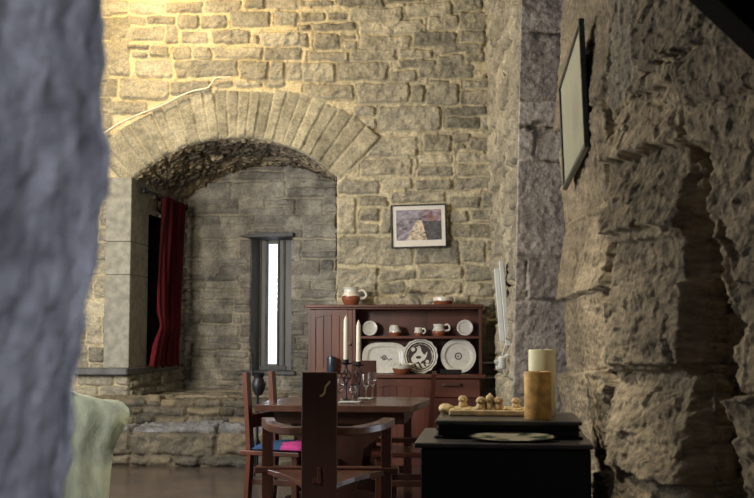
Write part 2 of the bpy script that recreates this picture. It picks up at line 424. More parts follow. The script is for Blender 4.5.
# ------------------------------------------------------------------ right side: splayed wall, pier, near wall
def plan_wall(name, top, bot, du, zs, masonfn, mtl, skirt=None):
    """wall following a plan line (x, y); top / bot: the line at the top and at the floor"""
    def resample(pl):
        pl = np.array(pl, float); d = np.hypot(*np.diff(pl, axis=0).T); s = np.concatenate([[0], np.cumsum(d)])
        return pl, s
    pb, sb = resample(bot); pt, stp = resample(top)
    n = int(sb[-1] / du) + 1; t = np.linspace(0, 1, n)
    fb = np.stack([np.interp(t * sb[-1], sb, pb[:, i]) for i in (0, 1)], 1)
    tb = np.interp(np.interp(t * sb[-1], sb, np.arange(len(sb))), np.arange(len(stp)), np.arange(len(stp)))
    ft = np.stack([np.interp(tb, np.arange(len(pt)), pt[:, i]) for i in (0, 1)], 1)
    kz = ((zs - zs[0]) / (zs[-1] - zs[0]))[:, None, None]
    XY = fb[None] * (1 - kz) + ft[None] * kz
    Bx = np.concatenate([XY, np.repeat(np.repeat(zs[:, None, None], n, 1), 1, 2)], 2)
    g = np.gradient(fb, axis=0); g /= np.hypot(g[:, 0], g[:, 1])[:, None] + 1e-9
    nn = np.stack([g[:, 1], -g[:, 0]], 1)
    for _ in range(4): nn[1:-1] = (nn[:-2] + 2 * nn[1:-1] + nn[2:]) / 4
    nn /= np.hypot(nn[:, 0], nn[:, 1])[:, None]
    Nn = np.zeros(Bx.shape); Nn[..., 0] = nn[None, :, 0]; Nn[..., 1] = nn[None, :, 1]
    Uc = np.repeat((t * sb[-1] * 100)[None], len(zs), 0); Vc = np.repeat((zs * 100)[:, None], n, 1)
    res = masonfn(Uc, Vc, Bx); Hh, cc = res[:2]; keep = None
    if len(res) > 2: keep = ~((res[2][:-1, :-1] > .5) & (res[2][1:, 1:] > .5))
    return sheet(name, Bx, Nn, Hh, cc, mtl, keep=keep, skirt=skirt)


YP = 8.5                                       # face of the pier
pl_b = P(510, 400, y=YP).x; pl_t = P(524, 0, y=YP).x
wl_b = P(497, 300, y=YB).x; wl_t = P(484, 0, y=YB).x


def m_splay(U, V, B):
    H, c, b, _ = masonry(U, V, rubble(-10, 300, -5, 520, 24, 30, 81), 82, warp=2, proud=.03, rough=.02, stone=(.34, .30, .22), stone2=(.24, .215, .165), mortar=(.42, .36, .25), crack=.4)
    return H + .05 * fbm(U / 30, V / 40, 83, 3) - .02, c


plan_wall('wall_right_splay', [(wl_t, YB + .05), (pl_t + .012, YP + .05)], [(wl_b, YB + .05), (pl_b + .012, YP + .05)], .014, np.arange(0, 4.6, .014), m_splay, M_stone, skirt=(.15, 0, 0))


def m_pier(U, V, B):
    px, py = proj(B); s = []
    for y0, y1, xsplit in ((-60, 33, 0), (35, 98, 0), (101, 126, 0), (128, 161, 534), (163, 257, 0), (259, 298, 527), (300, 420, 0), (422, 520, 0)):
        for a, b in (((505, xsplit), (xsplit, 640)) if xsplit else ((505, 640),)): s.append((a + .5, y0 + .4, b - .5, y1 - .4))
    H, c, b, _ = masonry(px, py, s, 92, warp=.8, edge=1.4, grow=.9, proud=.012, rough=.007, fscale=5, stone=(.46, .405, .35), stone2=(.36, .315, .28), mortar=(.30, .265, .22), crack=.45, crackdepth=.03)
    top = sm(115, 60, py)                       # the upper drum is burst and craggy
    H = H + top * (.022 * fbm(px / 14, py / 12, 93, 4) + .010 * facets(px / 13, py / 10, 95)) 
    H = H - .05 * sm(5, 1, np.abs(py - 126 - 3 * fbm(px / 9, py / 40, 96, 2) * 4)) * sm(526, 531, px)
    return H, c


plan_wall('wall_pier', [(pl_t, YP), (pl_t + .75, YP + .02)], [(pl_b, YP), (pl_b + .75, YP + .02)], .0115, np.arange(0, 4.6, .0115), m_pier, M_stone, skirt=(.0, .12, 0))

NEAR = [(.62, 7.35), (.47, 7.28), (.425, 7.12), (.415, 6.6), (.42, 4.75), (.445, 4.5), (.655, 3.85), (.80, 3.3), (.95, 2.6), (1.1, 1.75)]
STN = [[(540, -60), (602, -60), (603, 60), (598, 100), (540, 150)], [(560, 152), (598, 104), (606, 115), (603, 160), (598, 200), (560, 226)],
       [(560, 232), (600, 210), (604, 240), (603, 288), (560, 300)], [(560, 304), (603, 292), (606, 300), (604, 366), (560, 372)],
       [(560, 376), (603, 371), (606, 380), (607, 470), (560, 470)],
       [(630, -60), (760, -60), (722, 15), (692, 40), (664, 60), (641, 70), (630, 48)],
       [(626, 92), (641, 75), (667, 63), (668, 79), (645, 89)],
       [(631, 95), (662, 83), (671, 95), (673, 130), (679, 141), (650, 144), (606, 162), (611, 125)],
       [(671, 66), (692, 48), (728, 18), (770, -20), (830, 10), (830, 70), (754, 88), (714, 96), (681, 106), (673, 85)],
       [(684, 110), (714, 100), (756, 92), (830, 76), (830, 150), (752, 152), (720, 142), (697, 142), (681, 132)],
       [(704, 148), (752, 156), (830, 156), (830, 262), (752, 262), (724, 220), (704, 205)],
       [(607, 165), (650, 149), (678, 146), (677, 225), (640, 224), (606, 234)],
       [(606, 243), (680, 238), (684, 300), (684, 364), (606, 364)],
       [(606, 372), (684, 371), (686, 430), (687, 486), (650, 478), (612, 463), (607, 440)],
       [(606, 470), (650, 482), (690, 494), (690, 580), (606, 580)],
       [(708, 256), (716, 254), (724, 302), (714, 306)], [(704, 214), (718, 212), (720, 238), (706, 242)],
       [(729, 332), (754, 326), (830, 320), (830, 388), (742, 394), (731, 376), (736, 352)],
       [(739, 399), (830, 392), (830, 580), (733, 580), (738, 450)],
       [(722, 236), (760, 266), (830, 266), (830, 318), (728, 326)]]
RECESS = [(679, 150), (701, 150), (700, 205), (706, 240), (714, 306), (736, 330), (729, 350), (730, 380), (740, 398), (736, 450), (731, 600), (692, 600), (690, 440), (686, 380), (686, 300), (682, 236), (686, 200)]


def m_near(U, V, B):
    px, py = proj(B)
    H, c, b, sid = masonry(px, py, STN, 102, warp=2.4, edge=1.6, proud=.014, rough=.006, fscale=16, grow=1.6, rnd=3,
                        stone=(.33, .265, .175), stone2=(.22, .18, .125), mortar=(.34, .275, .18), crack=.7, crackdepth=.010, mrough=.012)
    rk = facets(U / 8 + .5 * fbm(U / 9, V / 9, 127, 2), V / 5.5, 105, .9) * .011 + facets(U / 19, V / 13, 107, 1.0) * .018 + .022 * fbm(U / 14, V / 9, 109, 4)
    flat = sm(618, 596, px)                     # the far face is dressed and pitted, not craggy
    rk = rk * (1 - .7 * flat) + flat * .012 * fbm(U / 2.2, V / 2.0, 111, 3)
    # smooth lime plaster run down beside the quoin
    pl = sm(-1.5, 1.5, np.maximum(poly_sd(px, py, [(603, -60), (628, -60), (630, 46), (618, 52), (606, 108), (603, 60)]), poly_sd(px, py, [(613, 56), (622, 46), (633, 48), (633, 72), (624, 90), (612, 112), (607, 108)])) + 2 * fbm(px / 8, py / 8, 113, 3))
    H = H + rk * (1 - .85 * pl)
    c = c * (1 - pl[..., None] * .8) + np.array((.27, .24, .185)) * pl[..., None] * .8
    rd = poly_sd(px + 8 * fbm(px / 10, py / 12, 115, 3), py + 6 * fbm(px / 9, py / 9, 117, 3), RECESS)
    rec = sm(-9, 0, rd)
    H = H - rec * .07
    c = c * (1 + .5 * fbm(U / 12, V / 12, 121, 4))[..., None]
    return H - .02 + .007 * fbm(U / 3.2, V / 2.0, 123, 3), c, (rd > 0).astype(float)


plan_wall('wall_right', NEAR, NEAR, .0065, np.arange(0, 3.7, .0065), m_near, M_rock, skirt=(.07, .05, 0))


def m_recess(U, V, B):
    H, c, b, _ = masonry(U, V, rubble(-5, 180, -5, 330, 15, 22, 141, .5), 142, warp=3, edge=3, proud=.05, rough=.03, fscale=7, stone=(.30, .245, .165), stone2=(.20, .165, .115), mortar=(.22, .18, .12), crack=.5, rnd=4)
    return H + .07 * facets(U / 13 + fbm(U / 9, V / 9, 143, 2), V / 9, 144, 1.0) + .05 * fbm(U / 20, V / 16, 145, 4) - .05, c


# rubble core of the wall, seen through the broken gap beside the quoins
plan_wall('wall_right_recess', [(.70, 4.30), (.82, 4.14), (1.12, 3.86), (1.20, 3.4), (1.22, 2.6)], [(.70, 4.30), (.82, 4.14), (1.12, 3.86), (1.20, 3.4), (1.22, 2.6)], .0075, np.arange(0, 2.4, .0075), m_recess, M_rock)

# ------------------------------------------------------------------ doorway jamb close to the camera on the left
ys = np.arange(.25, 1.0, .008); zs = np.arange(0, 2.9, .008)


def m_jamb(U, V, B):
    s = [(-10, -5, 90, 60), (-10, 61, 90, 98), (-10, 99, 42, 124), (44, 99, 95, 124), (-10, 125, 55, 175), (57, 125, 95, 200), (-10, 177, 55, 300), (57, 202, 95, 300)]
    H, c, b, _ = masonry(U, V, s, 131, warp=1.2, edge=2.5, proud=.02, rough=.02, fscale=5, stone=(.33, .32, .32), stone2=(.22, .215, .22), mortar=(.13, .125, .13), crack=.3)
    c = c * (1 + 1.7 * fbm(U / 4, V / 6, 133, 4))[..., None]
    off = np.interp(B[..., 2], [.95, 1.10, 1.17, 1.28, 1.42, 2.0], [.044, .036, .026, .012, .002, 0])   # the worn edge leans away towards the floor
    return H - .03 - off + .010 * fbm(U / 9, V / 12, 135, 3), np.clip(c, .02, .8)


plan_wall('wall_left_jamb', [(-2.6, .2), (-.38, .2), (-.322, .25), (-.322, .985), (-.355, 1.02), (-2.6, 1.03)],
          [(-2.6, .2), (-.38, .2), (-.322, .25), (-.322, .985), (-.355, 1.02), (-2.6, 1.03)], .008, zs, m_jamb, M_rock)

# ------------------------------------------------------------------ hall shell out of the frame
M_floor = mat('slate_floor', (.075, .056, .046), .2, var=.5, scale=3, bump=.12, bscale=14, spec=.5, col2=(.045, .036, .032))
M_plain = mat('far_stone', (.25, .225, .18), .95, var=.3, scale=4, bump=.5, bscale=12)


def quad(name, pts, m, kind='structure'):
    me = bpy.data.meshes.new(name); me.from_pydata([tuple(p) for p in pts], [], [tuple(range(len(pts)))]); me.materials.append(m)
    o = bpy.data.objects.new(name, me); C.objects.link(o); o['kind'] = kind; return o


quad('floor', [(-5.6, -1.5, 0), (1.6, -1.5, 0), (1.6, 11.1, 0), (-5.6, 11.1, 0)], M_floor)
quad('wall_left', [(-5.6, 1.0, 0), (-5.6, 11.1, 0), (-5.6, 11.1, 5.6), (-5.6, 1.0, 5.6)], M_plain)
quad('ceiling', [(-5.6, 1.0, 5.6), (1.6, 1.0, 5.6), (1.6, 11.3, 5.6), (-5.6, 11.3, 5.6)], M_plain)

# ================================================================== object helpers
def obj(name, bm, m, root=None, parent=None, smooth=False, ang=35):
    """one mesh object; geometry is given in world space, or in the root's own space when the root sits at the origin"""
    if root is not None:
        bmesh.ops.translate(bm, verts=bm.verts, vec=-Vector(root.location))
    bmesh.ops.recalc_face_normals(bm, faces=bm.faces)
    me = bpy.data.meshes.new(name); bm.to_mesh(me); bm.free()
    for x in (m if isinstance(m, (list, tuple)) else [m]): me.materials.append(x)
    if smooth:
        for p in me.polygons: p.use_smooth = True
        try: me.set_sharp_from_angle(angle=math.radians(ang))
        except Exception: pass
    o = bpy.data.objects.new(name, me); C.objects.link(o)
    p = parent if parent is not None else root
    if p is not None: o.parent = p
    return o


def thing(name, label, cat, loc=(0, 0, 0), group=None):
    o = bpy.data.objects.new(name, None); C.objects.link(o); o.location = loc; o.empty_display_size = .1
    return tag(o, label, cat, group)


def tag(o, label, cat, group=None):
    o['label'] = label; o['category'] = cat
    if group: o['group'] = group
    return o


def center(o):
    """move a single-mesh thing's origin to the middle of its base"""
    me = o.data; xs = [v.co for v in me.vertices]
    c = Vector(((min(v.x for v in xs) + max(v.x for v in xs)) / 2, (min(v.y for v in xs) + max(v.y for v in xs)) / 2, min(v.z for v in xs)))
    me.transform(Matrix.Translation(-c)); o.location = o.location + c
    return o


def dup(root, loc, rz, label, group=None):
    r = root.copy(); C.objects.link(r); r.location = loc; r.rotation_euler = (0, 0, rz); r['label'] = label
    if group: r['group'] = group
    for ch in list(root.children):
        c = ch.copy(); C.objects.link(c); c.parent = r
        for g in ch.children:
            d = g.copy(); C.objects.link(d); d.parent = c
    return r


def nb(): return bmesh.new()


def box(bm, x0, x1, y0, y1, z0, z1, bev=0., M=None, seg=1):
    g = bmesh.ops.create_cube(bm, size=1); vs = g['verts']
    for v in vs: v.co = Vector(((x0 + x1) / 2 + v.co.x * (x1 - x0), (y0 + y1) / 2 + v.co.y * (y1 - y0), (z0 + z1) / 2 + v.co.z * (z1 - z0)))
    if bev:
        es = list({e for v in vs for e in v.link_edges})
        r = bmesh.ops.bevel(bm, geom=es, offset=bev, segments=seg, affect='EDGES', profile=.5)
        vs = list({v for f in r['faces'] for v in f.verts} | {v for v in vs if v.is_valid})
    if M is not None: bmesh.ops.transform(bm, matrix=M, verts=[v for v in vs if v.is_valid])
    return vs


def prism(bm, pts, z0, z1, axis='z', bev=0.):
    """extrude a 2-D outline: axis z -> (x,y), y -> (x,z), x -> (y,z)"""
    def p3(a, b, h): return {'z': (a, b, h), 'y': (a, h, b), 'x': (h, a, b)}[axis]
    lo = [bm.verts.new(p3(a, b, z0)) for a, b in pts]; hi = [bm.verts.new(p3(a, b, z1)) for a, b in pts]
    n = len(pts); fs = [bm.faces.new(lo[::-1]), bm.faces.new(hi)]
    for i in range(n): fs.append(bm.faces.new((lo[i], lo[(i + 1) % n], hi[(i + 1) % n], hi[i])))
    bmesh.ops.recalc_face_normals(bm, faces=fs)
    if bev:
        es = [e for e in fs[0].edges] + [e for e in fs[1].edges]
        bmesh.ops.bevel(bm, geom=es, offset=bev, segments=2, affect='EDGES', profile=.5)
    return lo + hi


def lathe(bm, prof, c=(0, 0, 0), n=28, M=None):
    """prof: (r, z) from bottom to top"""
    rings = []; new = []
    for r, z in prof:
        if r < 1e-5: v = bm.verts.new((0, 0, z)); rings.append([v]); new.append(v)
        else:
            ring = [bm.verts.new((r * math.cos(2 * PI * i / n), r * math.sin(2 * PI * i / n), z)) for i in range(n)]
            rings.append(ring); new += ring
    for a, b in zip(rings[:-1], rings[1:]):
        for i in range(n):
            j = (i + 1) % n
            if len(a) == 1 and len(b) == 1: continue
            if len(a) == 1: bm.faces.new((a[0], b[i], b[j]))
            elif len(b) == 1: bm.faces.new((a[i], a[j], b[0]))
            else: bm.faces.new((a[i], a[j], b[j], b[i]))
    T = Matrix.Translation(c) @ (M if M is not None else Matrix.Identity(4))
    bmesh.ops.transform(bm, matrix=T, verts=new)
    return new


def tube(bm, path, r, n=8, closed=False, cap=True):
    path = [Vector(p) for p in path]; m = len(path); rings = []
    rr = r if isinstance(r, (list, tuple)) else [r] * m
    up = None
    for i, p in enumerate(path):
        t = (path[(i + 1) % m] - path[i - 1]) if closed else (path[min(i + 1, m - 1)] - path[max(i - 1, 0)])
        t.normalize()
        if up is None: up = t.orthogonal().normalized()
        up = (up - t * up.dot(t)).normalized(); s = t.cross(up)
        rings.append([bm.verts.new(p + (up * math.cos(2 * PI * k / n) + s * math.sin(2 * PI * k / n)) * rr[i]) for k in range(n)])
    pairs = list(zip(rings[:-1], rings[1:])) + ([(rings[-1], rings[0])] if closed else [])
    for a, b in pairs:
        for k in range(n): bm.faces.new((a[k], a[(k + 1) % n], b[(k + 1) % n], b[k]))
    if cap and not closed: bm.faces.new(rings[0][::-1]); bm.faces.new(rings[-1])


def band(bm, path, w, t, z_up=(0, 0, 1), taper=None, bev=0.):
    """sweep a rectangle (w wide sideways, t thick along z_up) down a path"""
    path = [Vector(p) for p in path]; m = len(path); rings = []; zu = Vector(z_up)
    for i, p in enumerate(path):
        d = (path[min(i + 1, m - 1)] - path[max(i - 1, 0)]).normalized()
        s = d.cross(zu).normalized(); u = s.cross(d).normalized(); k = taper[i] if taper else 1
        rings.append([bm.verts.new(p + s * (w * k / 2 * a) + u * (t / 2 * b)) for a, b in ((-1, -1), (1, -1), (1, 1), (-1, 1))])
    for a, b in zip(rings[:-1], rings[1:]):
        for k in range(4): bm.faces.new((a[k], a[(k + 1) % 4], b[(k + 1) % 4], b[k]))
    bm.faces.new(rings[0][::-1]); bm.faces.new(rings[-1])
    if bev: bmesh.ops.bevel(bm, geom=[e for e in bm.edges if not any(len(f.verts) < 4 for f in e.link_faces) and abs((e.verts[0].co - e.verts[1].co).length) > 0], offset=bev, segments=1, affect='EDGES')


def smooth_path(pts, n=8):
    pts = [Vector(p) for p in pts]; out = []
    q = [pts[0] * 2 - pts[1]] + pts + [pts[-1] * 2 - pts[-2]]
    for i in range(1, len(q) - 2):
        a, b, c, d = q[i - 1:i + 3]
        for k in range(n):
            t = k / n
            out.append(.5 * ((2 * b) + (c - a) * t + (2 * a - 5 * b + 4 * c - d) * t * t + (-a + 3 * b - 3 * c + d) * t ** 3))
    return out + [pts[-1]]


def colour(o, fn):
    """per-vertex colour of the thing's own glaze or print; fn(co) -> rgb"""
    me = o.data; a = me.color_attributes.new('Col', 'FLOAT_COLOR', 'POINT')
    a.data.foreach_set('color', np.array([(*fn(v.co), 1) for v in me.vertices], np.float32).ravel())


# ------------------------------------------------------------------ object materials
M_wood = mat('mahogany', (.090, .029, .018), .38, var=.55, scale=5, stretch=(1, 1, .12), spec=.5, bump=.06)
M_woodh = mat('mahogany_rails', (.090, .029, .018), .38, var=.55, scale=5, stretch=(.12, 1, 1), spec=.5, bump=.06)
M_dark = mat('dark_oak', (.060, .024, .016), .33, var=.5, scale=5, stretch=(1, 1, .12), spec=.5, bump=.06)
M_chair = mat('red_brown_wood', (.092, .030, .019), .30, var=.5, scale=6, stretch=(1, 1, .15), spec=.5, coat=.3, bump=.05)
M_table = mat('table_wood', (.10, .047, .034), .24, var=.4, scale=5, stretch=(1, .12, 1), spec=.5, bump=.03)
M_shade = mat('old_dark_wood', (.008, .006, .005), .9, spec=.05, var=.4, scale=6, stretch=(1, 1, .2))
M_black = mat('black_enamel', (.010, .009, .009), .38, var=.3, scale=12, spec=.3)
M_ctop = mat('dusty_black_lid', (.05, .044, .04), .3, var=.45, scale=9, spec=.5, bump=.04)
M_iron = mat('wrought_iron', (.022, .022, .025), .45, .6, var=.4, scale=40)
M_wax = mat('ivory_wax', (.62, .58, .47), .45, var=.08, scale=9)
M_waxg = mat('cream_green_wax', (.76, .73, .48), .5, var=.12, scale=14, bump=.06)
M_waxb = mat('mottled_ochre_wax', (.60, .355, .105), .55, var=.45, scale=24, bump=.15, bscale=60)
M_glaze = mat('glazed_pottery', (1, 1, 1), .22, attr=True, var=.08, scale=16, spec=.5, coat=.15)
M_white = mat('white_enamel', (.62, .63, .60), .35, var=.08, scale=7)
M_glass = mat('clear_glass', (1, 1, 1), .02, trans=1.0)
M_pane = mat('picture_glass', (1, 1, 1), .03, trans=1.0)
M_velvet = mat('red_velvet', (.17, .005, .016), .85, var=.35, scale=5, stretch=(1, 1, .3), sheen=.05, bump=.1, bscale=60)
M_throw = mat('pale_green_throw', (.70, .73, .57), .95, var=.2, scale=30, stretch=(1, 1, .5), bump=.5, bscale=90, sheen=.3)
M_sofa = mat('cream_upholstery', (.52, .48, .34), .9, var=.15, scale=12, bump=.2, bscale=80)
M_linen = mat('white_linen', (.75, .75, .74), .9, var=.06, scale=20)
M_print = mat('printed_paper', (1, 1, 1), .45, attr=True, var=.06, scale=30)
M_mount = mat('white_mount', (.62, .58, .52), .7, var=.05, scale=9)
M_frame = mat('black_frame', (.018, .018, .016), .4, var=.2, scale=20)
M_frameg = mat('grey_green_frame', (.05, .055, .045), .4, var=.3, scale=14)
M_straw = mat('pale_carved_wood', (.58, .43, .22), .7, var=.35, scale=30, bump=.2)
M_lead = mat('grey_painted_board', (.17, .168, .16), .6, var=.3, scale=5, stretch=(1, 1, .2))
M_steel = mat('brushed_steel', (.55, .55, .53), .35, .9, var=.1, scale=20)
M_cable = mat('cream_cable', (.62, .57, .44), .6, var=.1)
M_ashlar = mat('dressed_ashlar', (.25, .24, .195), .9, var=.25, scale=14, bump=.5, bscale=60, col2=(.17, .163, .135))
M_slate = mat('slate_slab', (.085, .085, .085), .6, var=.4, scale=8, bump=.4, bscale=25)
M_blue = mat('dark_blue_glaze', (.018, .030, .048), .3, var=.3, scale=12)
M_cushion = mat('patterned_cushion', (1, 1, 1), .9, attr=True, var=.2, scale=40, bump=.3, bscale=120)

# ------------------------------------------------------------------ alcove window, left window, jamb blocks
bm = nb()
zj = [P(120, 368, y=YB).z, P(120, 275, y=YB).z, P(120, 242, y=YB).z, P(120, 178, y=YB).z]
for a, b in zip(zj[:-1], zj[1:]): box(bm, XJL - .245, XJL + .02, YB - .055, YJ, a + .002, b - .002, .006)
o = obj('trim_jamb', bm, M_ashlar); o['kind'] = 'structure'
bm = nb(); box(bm, XJL - .55, XJL + .03, YB - .12, 12.74, zj[0] - .07, zj[0] + .004, .012)
o = obj('trim_ledge', bm, M_slate); o['kind'] = 'structure'

win = bpy.data.objects.new('window_1', None); C.objects.link(win); win.location = ((WX0 + WX1) / 2, YN, WZ0); win['kind'] = 'structure'
yw = YN + .34
sl, sr = P(267.8, 300, y=yw).x, P(277, 300, y=yw).x
st_, sb_ = P(271, 244, y=yw).z, P(271, 364, y=yw).z
fl, fr = P(259, 300, y=yw).x, P(294, 300, y=yw).x
bm = nb()
box(bm, WX0 - .02, sl, yw, yw + .05, WZ0 - .02, WZ1 + .02); box(bm, sr, WX1 + .25, yw, yw + .05, WZ0 - .02, WZ1 + .02)
box(bm, sl, sr, yw, yw + .05, WZ0 - .02, sb_); box(bm, sl, sr, yw, yw + .05, st_, WZ1 + .02)
obj('board', bm, M_lead, win)
bm = nb()
for a in (fl + .005, sl - .028, sr + .004, sr + .075): box(bm, a, a + .024, yw - .028, yw - .001, WZ0 + .01, WZ1 - .02, .004)
box(bm, fl, sr + .12, yw - .03, yw - .002, WZ0, WZ0 + .05, .004)
obj('frame', bm, M_slate, win)
bm = nb(); box(bm, sl - .01, sr + .01, yw + .055, yw + .060, sb_ - .01, st_ + .01)
obj('pane', bm, M_glass, win)
bm = nb()                                        # splayed reveals and the stone over them
v = [bm.verts.new(p) for p in ((WX0 - .01, YN - .005, WZ0), (WX0 + .05, yw, WZ0), (WX0 + .05, yw, WZ1), (WX0 - .01, YN - .005, WZ1))]; bm.faces.new(v)
v = [bm.verts.new(p) for p in ((WX1 + .01, YN - .005, WZ0), (WX1 + .01, yw, WZ0), (WX1 + .01, yw, WZ1), (WX1 + .01, YN - .005, WZ1))]; bm.faces.new(v)
obj('reveal', bm, M_lead, win)
a, b = P(238, 236, y=YN - .1), P(293, 231, y=YN - .1)
bm = nb(); prism(bm, [(a.x, a.z), (a.x + .10, a.z - .018), (b.x, a.z - .012), (b.x, b.z - .015), (a.x + .12, b.z - .03)], YN - .11, YN + .36, 'y', .006)
obj('lintel', bm, M_slate, win)
a, b = P(237, 371, y=YN - .06), P(295, 375, y=YN - .06)
bm = nb(); box(bm, a.x, b.x, YN - .08, YN + .36, b.z, a.z, .008)
obj('sill', bm, M_slate, win)

win2 = bpy.data.objects.new('window_2', None); C.objects.link(win2); win2.location = (XJL, 12.07, .87); win2['kind'] = 'structure'
bm = nb(); box(bm, XJL - .42, XJL - .38, 11.36, 12.80, .80, 2.6)
obj('board', bm, M_shade, win2)
bm = nb()
for a in (11.74, 12.06, 12.38, 12.66): box(bm, XJL - .379, XJL - .34, a, a + .05, .87, 2.52, .005)
box(bm, XJL - .379, XJL - .335, YJ, 12.72, 1.55, 1.62, .005)
obj('frame', bm, M_shade, win2)
bm = nb(); box(bm, XJL - .45, XJL + .012, 11.35, 12.85, 2.50, 2.56, .006); obj('lintel', bm, M_shade, win2)
bm = nb(); box(bm, XJL - .4, XJL - .10, YJ - .10, YJ - .002, .87, 2.52); box(bm, XJL - .4, XJL - .10, 12.722, 12.8, .87, 2.52); obj('reveal', bm, M_slate, win2)

# curtain with its rod, along the left side of the alcove
z1 = P(145, 189, x=XJL + .09).z; y1 = P(144, 189, x=XJL + .09).y; y2 = P(186, 209, x=XJL + .09).y
rod = thing('curtain_rod', 'black iron curtain rod above the alcove side window', 'curtain rod', (XJL + .09, (y1 + y2) / 2, 2.62))
zr = P(166, 199, x=XJL + .09).z
bm = nb(); tube(bm, [(XJL + .09, y1, zr), (XJL + .09, y2, zr)], .014, 10); obj('pole', bm, M_iron, rod, smooth=True)
for yy in (y1, y2):
    bm = nb(); lathe(bm, [(0, -.035), (.02, -.03), (.03, 0), (.02, .03), (0, .035)], (XJL + .09, yy, zr), 12); obj('finial', bm, M_iron, rod, smooth=True)
for yy in (y1 + .1, y2 - .08):
    bm = nb(); box(bm, XJL - .01, XJL + .10, yy - .012, yy + .012, zr - .022, zr - .008, .003); box(bm, XJL - .012, XJL + .01, yy - .03, yy + .03, zr - .05, zr + .03, .003); obj('bracket', bm, M_iron, rod)
ya, yb_ = P(162.5, 208, x=XJL + .1).y, P(184.5, 210, x=XJL + .1).y
wid = lambda z: np.interp(z, [.9, 1.0, 1.22, 1.32, 1.45, 2.0, 2.45, 2.62], [1.12, 1.04, .86, .80, .86, .98, 1.0, 1.0])
offs = lambda z: np.interp(z, [.9, 1.25, 1.35, 2.0, 2.62], [-.30, -.21, -.19, -.12, .0])
zb = P(168, 366, x=XJL + .1).z
nu, nv = 150, 70; vs = []; Q = []
for j in range(nv):
    z = zb + (zr + .02 - zb) * j / (nv - 1); ww = float(wid(z)); oo = float(offs(z))
    for i in range(nu):
        u = i / (nu - 1); pl = math.sin(u * PI * 15 + .7 * math.sin(u * 9 + z)) * (.035 - .012 * abs(z - 1.32) ** .1) + .015 * math.sin(u * 31 + z * 2)
        tie = math.exp(-((z - 1.32) / .12) ** 2)
        y = ya + oo + (yb_ - ya) * (.5 + (u - .5) * ww) + .02 * math.sin(u * 40)
        x = XJL + .10 + pl * (1 - .4 * tie) + .03 * tie
        vs.append((x, y, z + .012 * math.sin(u * 23) * (1 - j / nv)))
bm = nb(); bv = [bm.verts.new(p) for p in vs]
for j in range(nv - 1):
    for i in range(nu - 1): bm.faces.new((bv[j * nu + i], bv[j * nu + i + 1], bv[(j + 1) * nu + i + 1], bv[(j + 1) * nu + i]))
bmesh.ops.solidify(bm, geom=bm.faces, thickness=.004)
cu = thing('curtain', 'dark red velvet curtain gathered beside the alcove side window', 'curtain', (XJL + .10, (ya + yb_) / 2, zb))
obj('drape', bm, M_velvet, cu, smooth=True, ang=80)
yc = (ya + yb_) / 2 - .19

# cream cable clipped to the wall over the arch
pts = [P(104, 133, y=YB - .06), P(118, 124, y=YB - .06), P(135, 116, y=YB - .06), P(150, 110, y=YB - .06), P(165, 104, y=YB - .065), P(178, 97, y=YB - .07), P(193, 91, y=YB - .07), P(207, 88, y=YB - .07), P(212, 83, y=YB - .07), P(216, 78, y=YB - .065), P(231, 77, y=YB - .06)]
bm = nb(); tube(bm, smooth_path(pts, 5), .009, 6)
tag(center(obj('cable', bm, M_cable, smooth=True)), 'thin cream cable running along the outside of the stone arch', 'cable')

# dark timber brace across the upper right corner, close to the camera
a, b = P(640, -78, y=2.3), P(830, 97, y=2.3)
d = (b - a).normalized(); upv = Vector((d.z, 0, -d.x)) * -1
if upv.z < 0: upv = -upv
c0 = P(728.5, 23.5, y=2.3)
bm = nb(); M = Matrix.Translation(c0 + upv * .11) @ Matrix(((d.x, 0, upv.x, 0), (d.y, 1, upv.y, 0), (d.z, 0, upv.z, 0), (0, 0, 0, 1)))
box(bm, -.9, .62, -.07, .07, -.11, .11, .008, M)
tag(center(obj('timber_brace', bm, M_shade)), 'dark timber brace slanting across the stonework in the upper right corner', 'beam')

# ------------------------------------------------------------------ dresser
DX0, DX1 = P(308, 340, y=10.68).x, P(482, 340, y=10.68).x
BX0, BX1 = P(303, 376, y=10.5).x, P(486, 376, y=10.5).x
ZW = P(390, 374.5, y=10.5).z; ZT = P(390, 304.5, y=10.66).z
YD0, YD1, YU = 10.52, 10.93, 10.68
dr = thing('dresser', 'red-brown wooden dresser with open plate shelves against the back wall', 'dresser', ((DX0 + DX1) / 2, (YD0 + YD1) / 2, 0))
bm = nb(); box(bm, DX0, DX1, YD0 + .03, YD1, .09, ZW - .035, .004); box(bm, DX0 + .02, DX1 - .02, YD0 + .07, YD1 - .02, 0, .09); obj('base', bm, M_wood, dr)
bm = nb(); box(bm, BX0, BX1, YD0 - .02, YD1, ZW - .035, ZW, .006); obj('worktop', bm, M_woodh, dr)
bm = nb(); box(bm, DX0 - .02, DX1 + .015, YU - .035, YD1, ZT - .028, ZT, .006); box(bm, DX0 - .008, DX1 + .006, YU - .018, YD1, ZT - .045, ZT - .028, .004); obj('top_board', bm, M_woodh, dr)
XM = P(355.5, 340, y=YU).x
bm = nb(); box(bm, DX0, DX0 + .025, YU, YD1, ZW, ZT - .045); obj('upright', bm, M_wood, dr)
for q0 in (XM - .03, DX1 - .03):
    bm = nb(); box(bm, q0, q0 + .03, YU, YD1, ZW, ZT - .045, .003); obj('upright', bm, M_wood, dr)
bm = nb(); box(bm, DX0 + .02, DX1 - .02, YD1 - .02, YD1 - .002, ZW, ZT - .045); obj('back_panel', bm, M_wood, dr)
ZS = P(420, 336, y=YU).z
bm = nb(); box(bm, XM, DX1 - .03, YU + .005, YD1 - .02, ZS - .026, ZS, .004); obj('shelf', bm, M_woodh, dr)


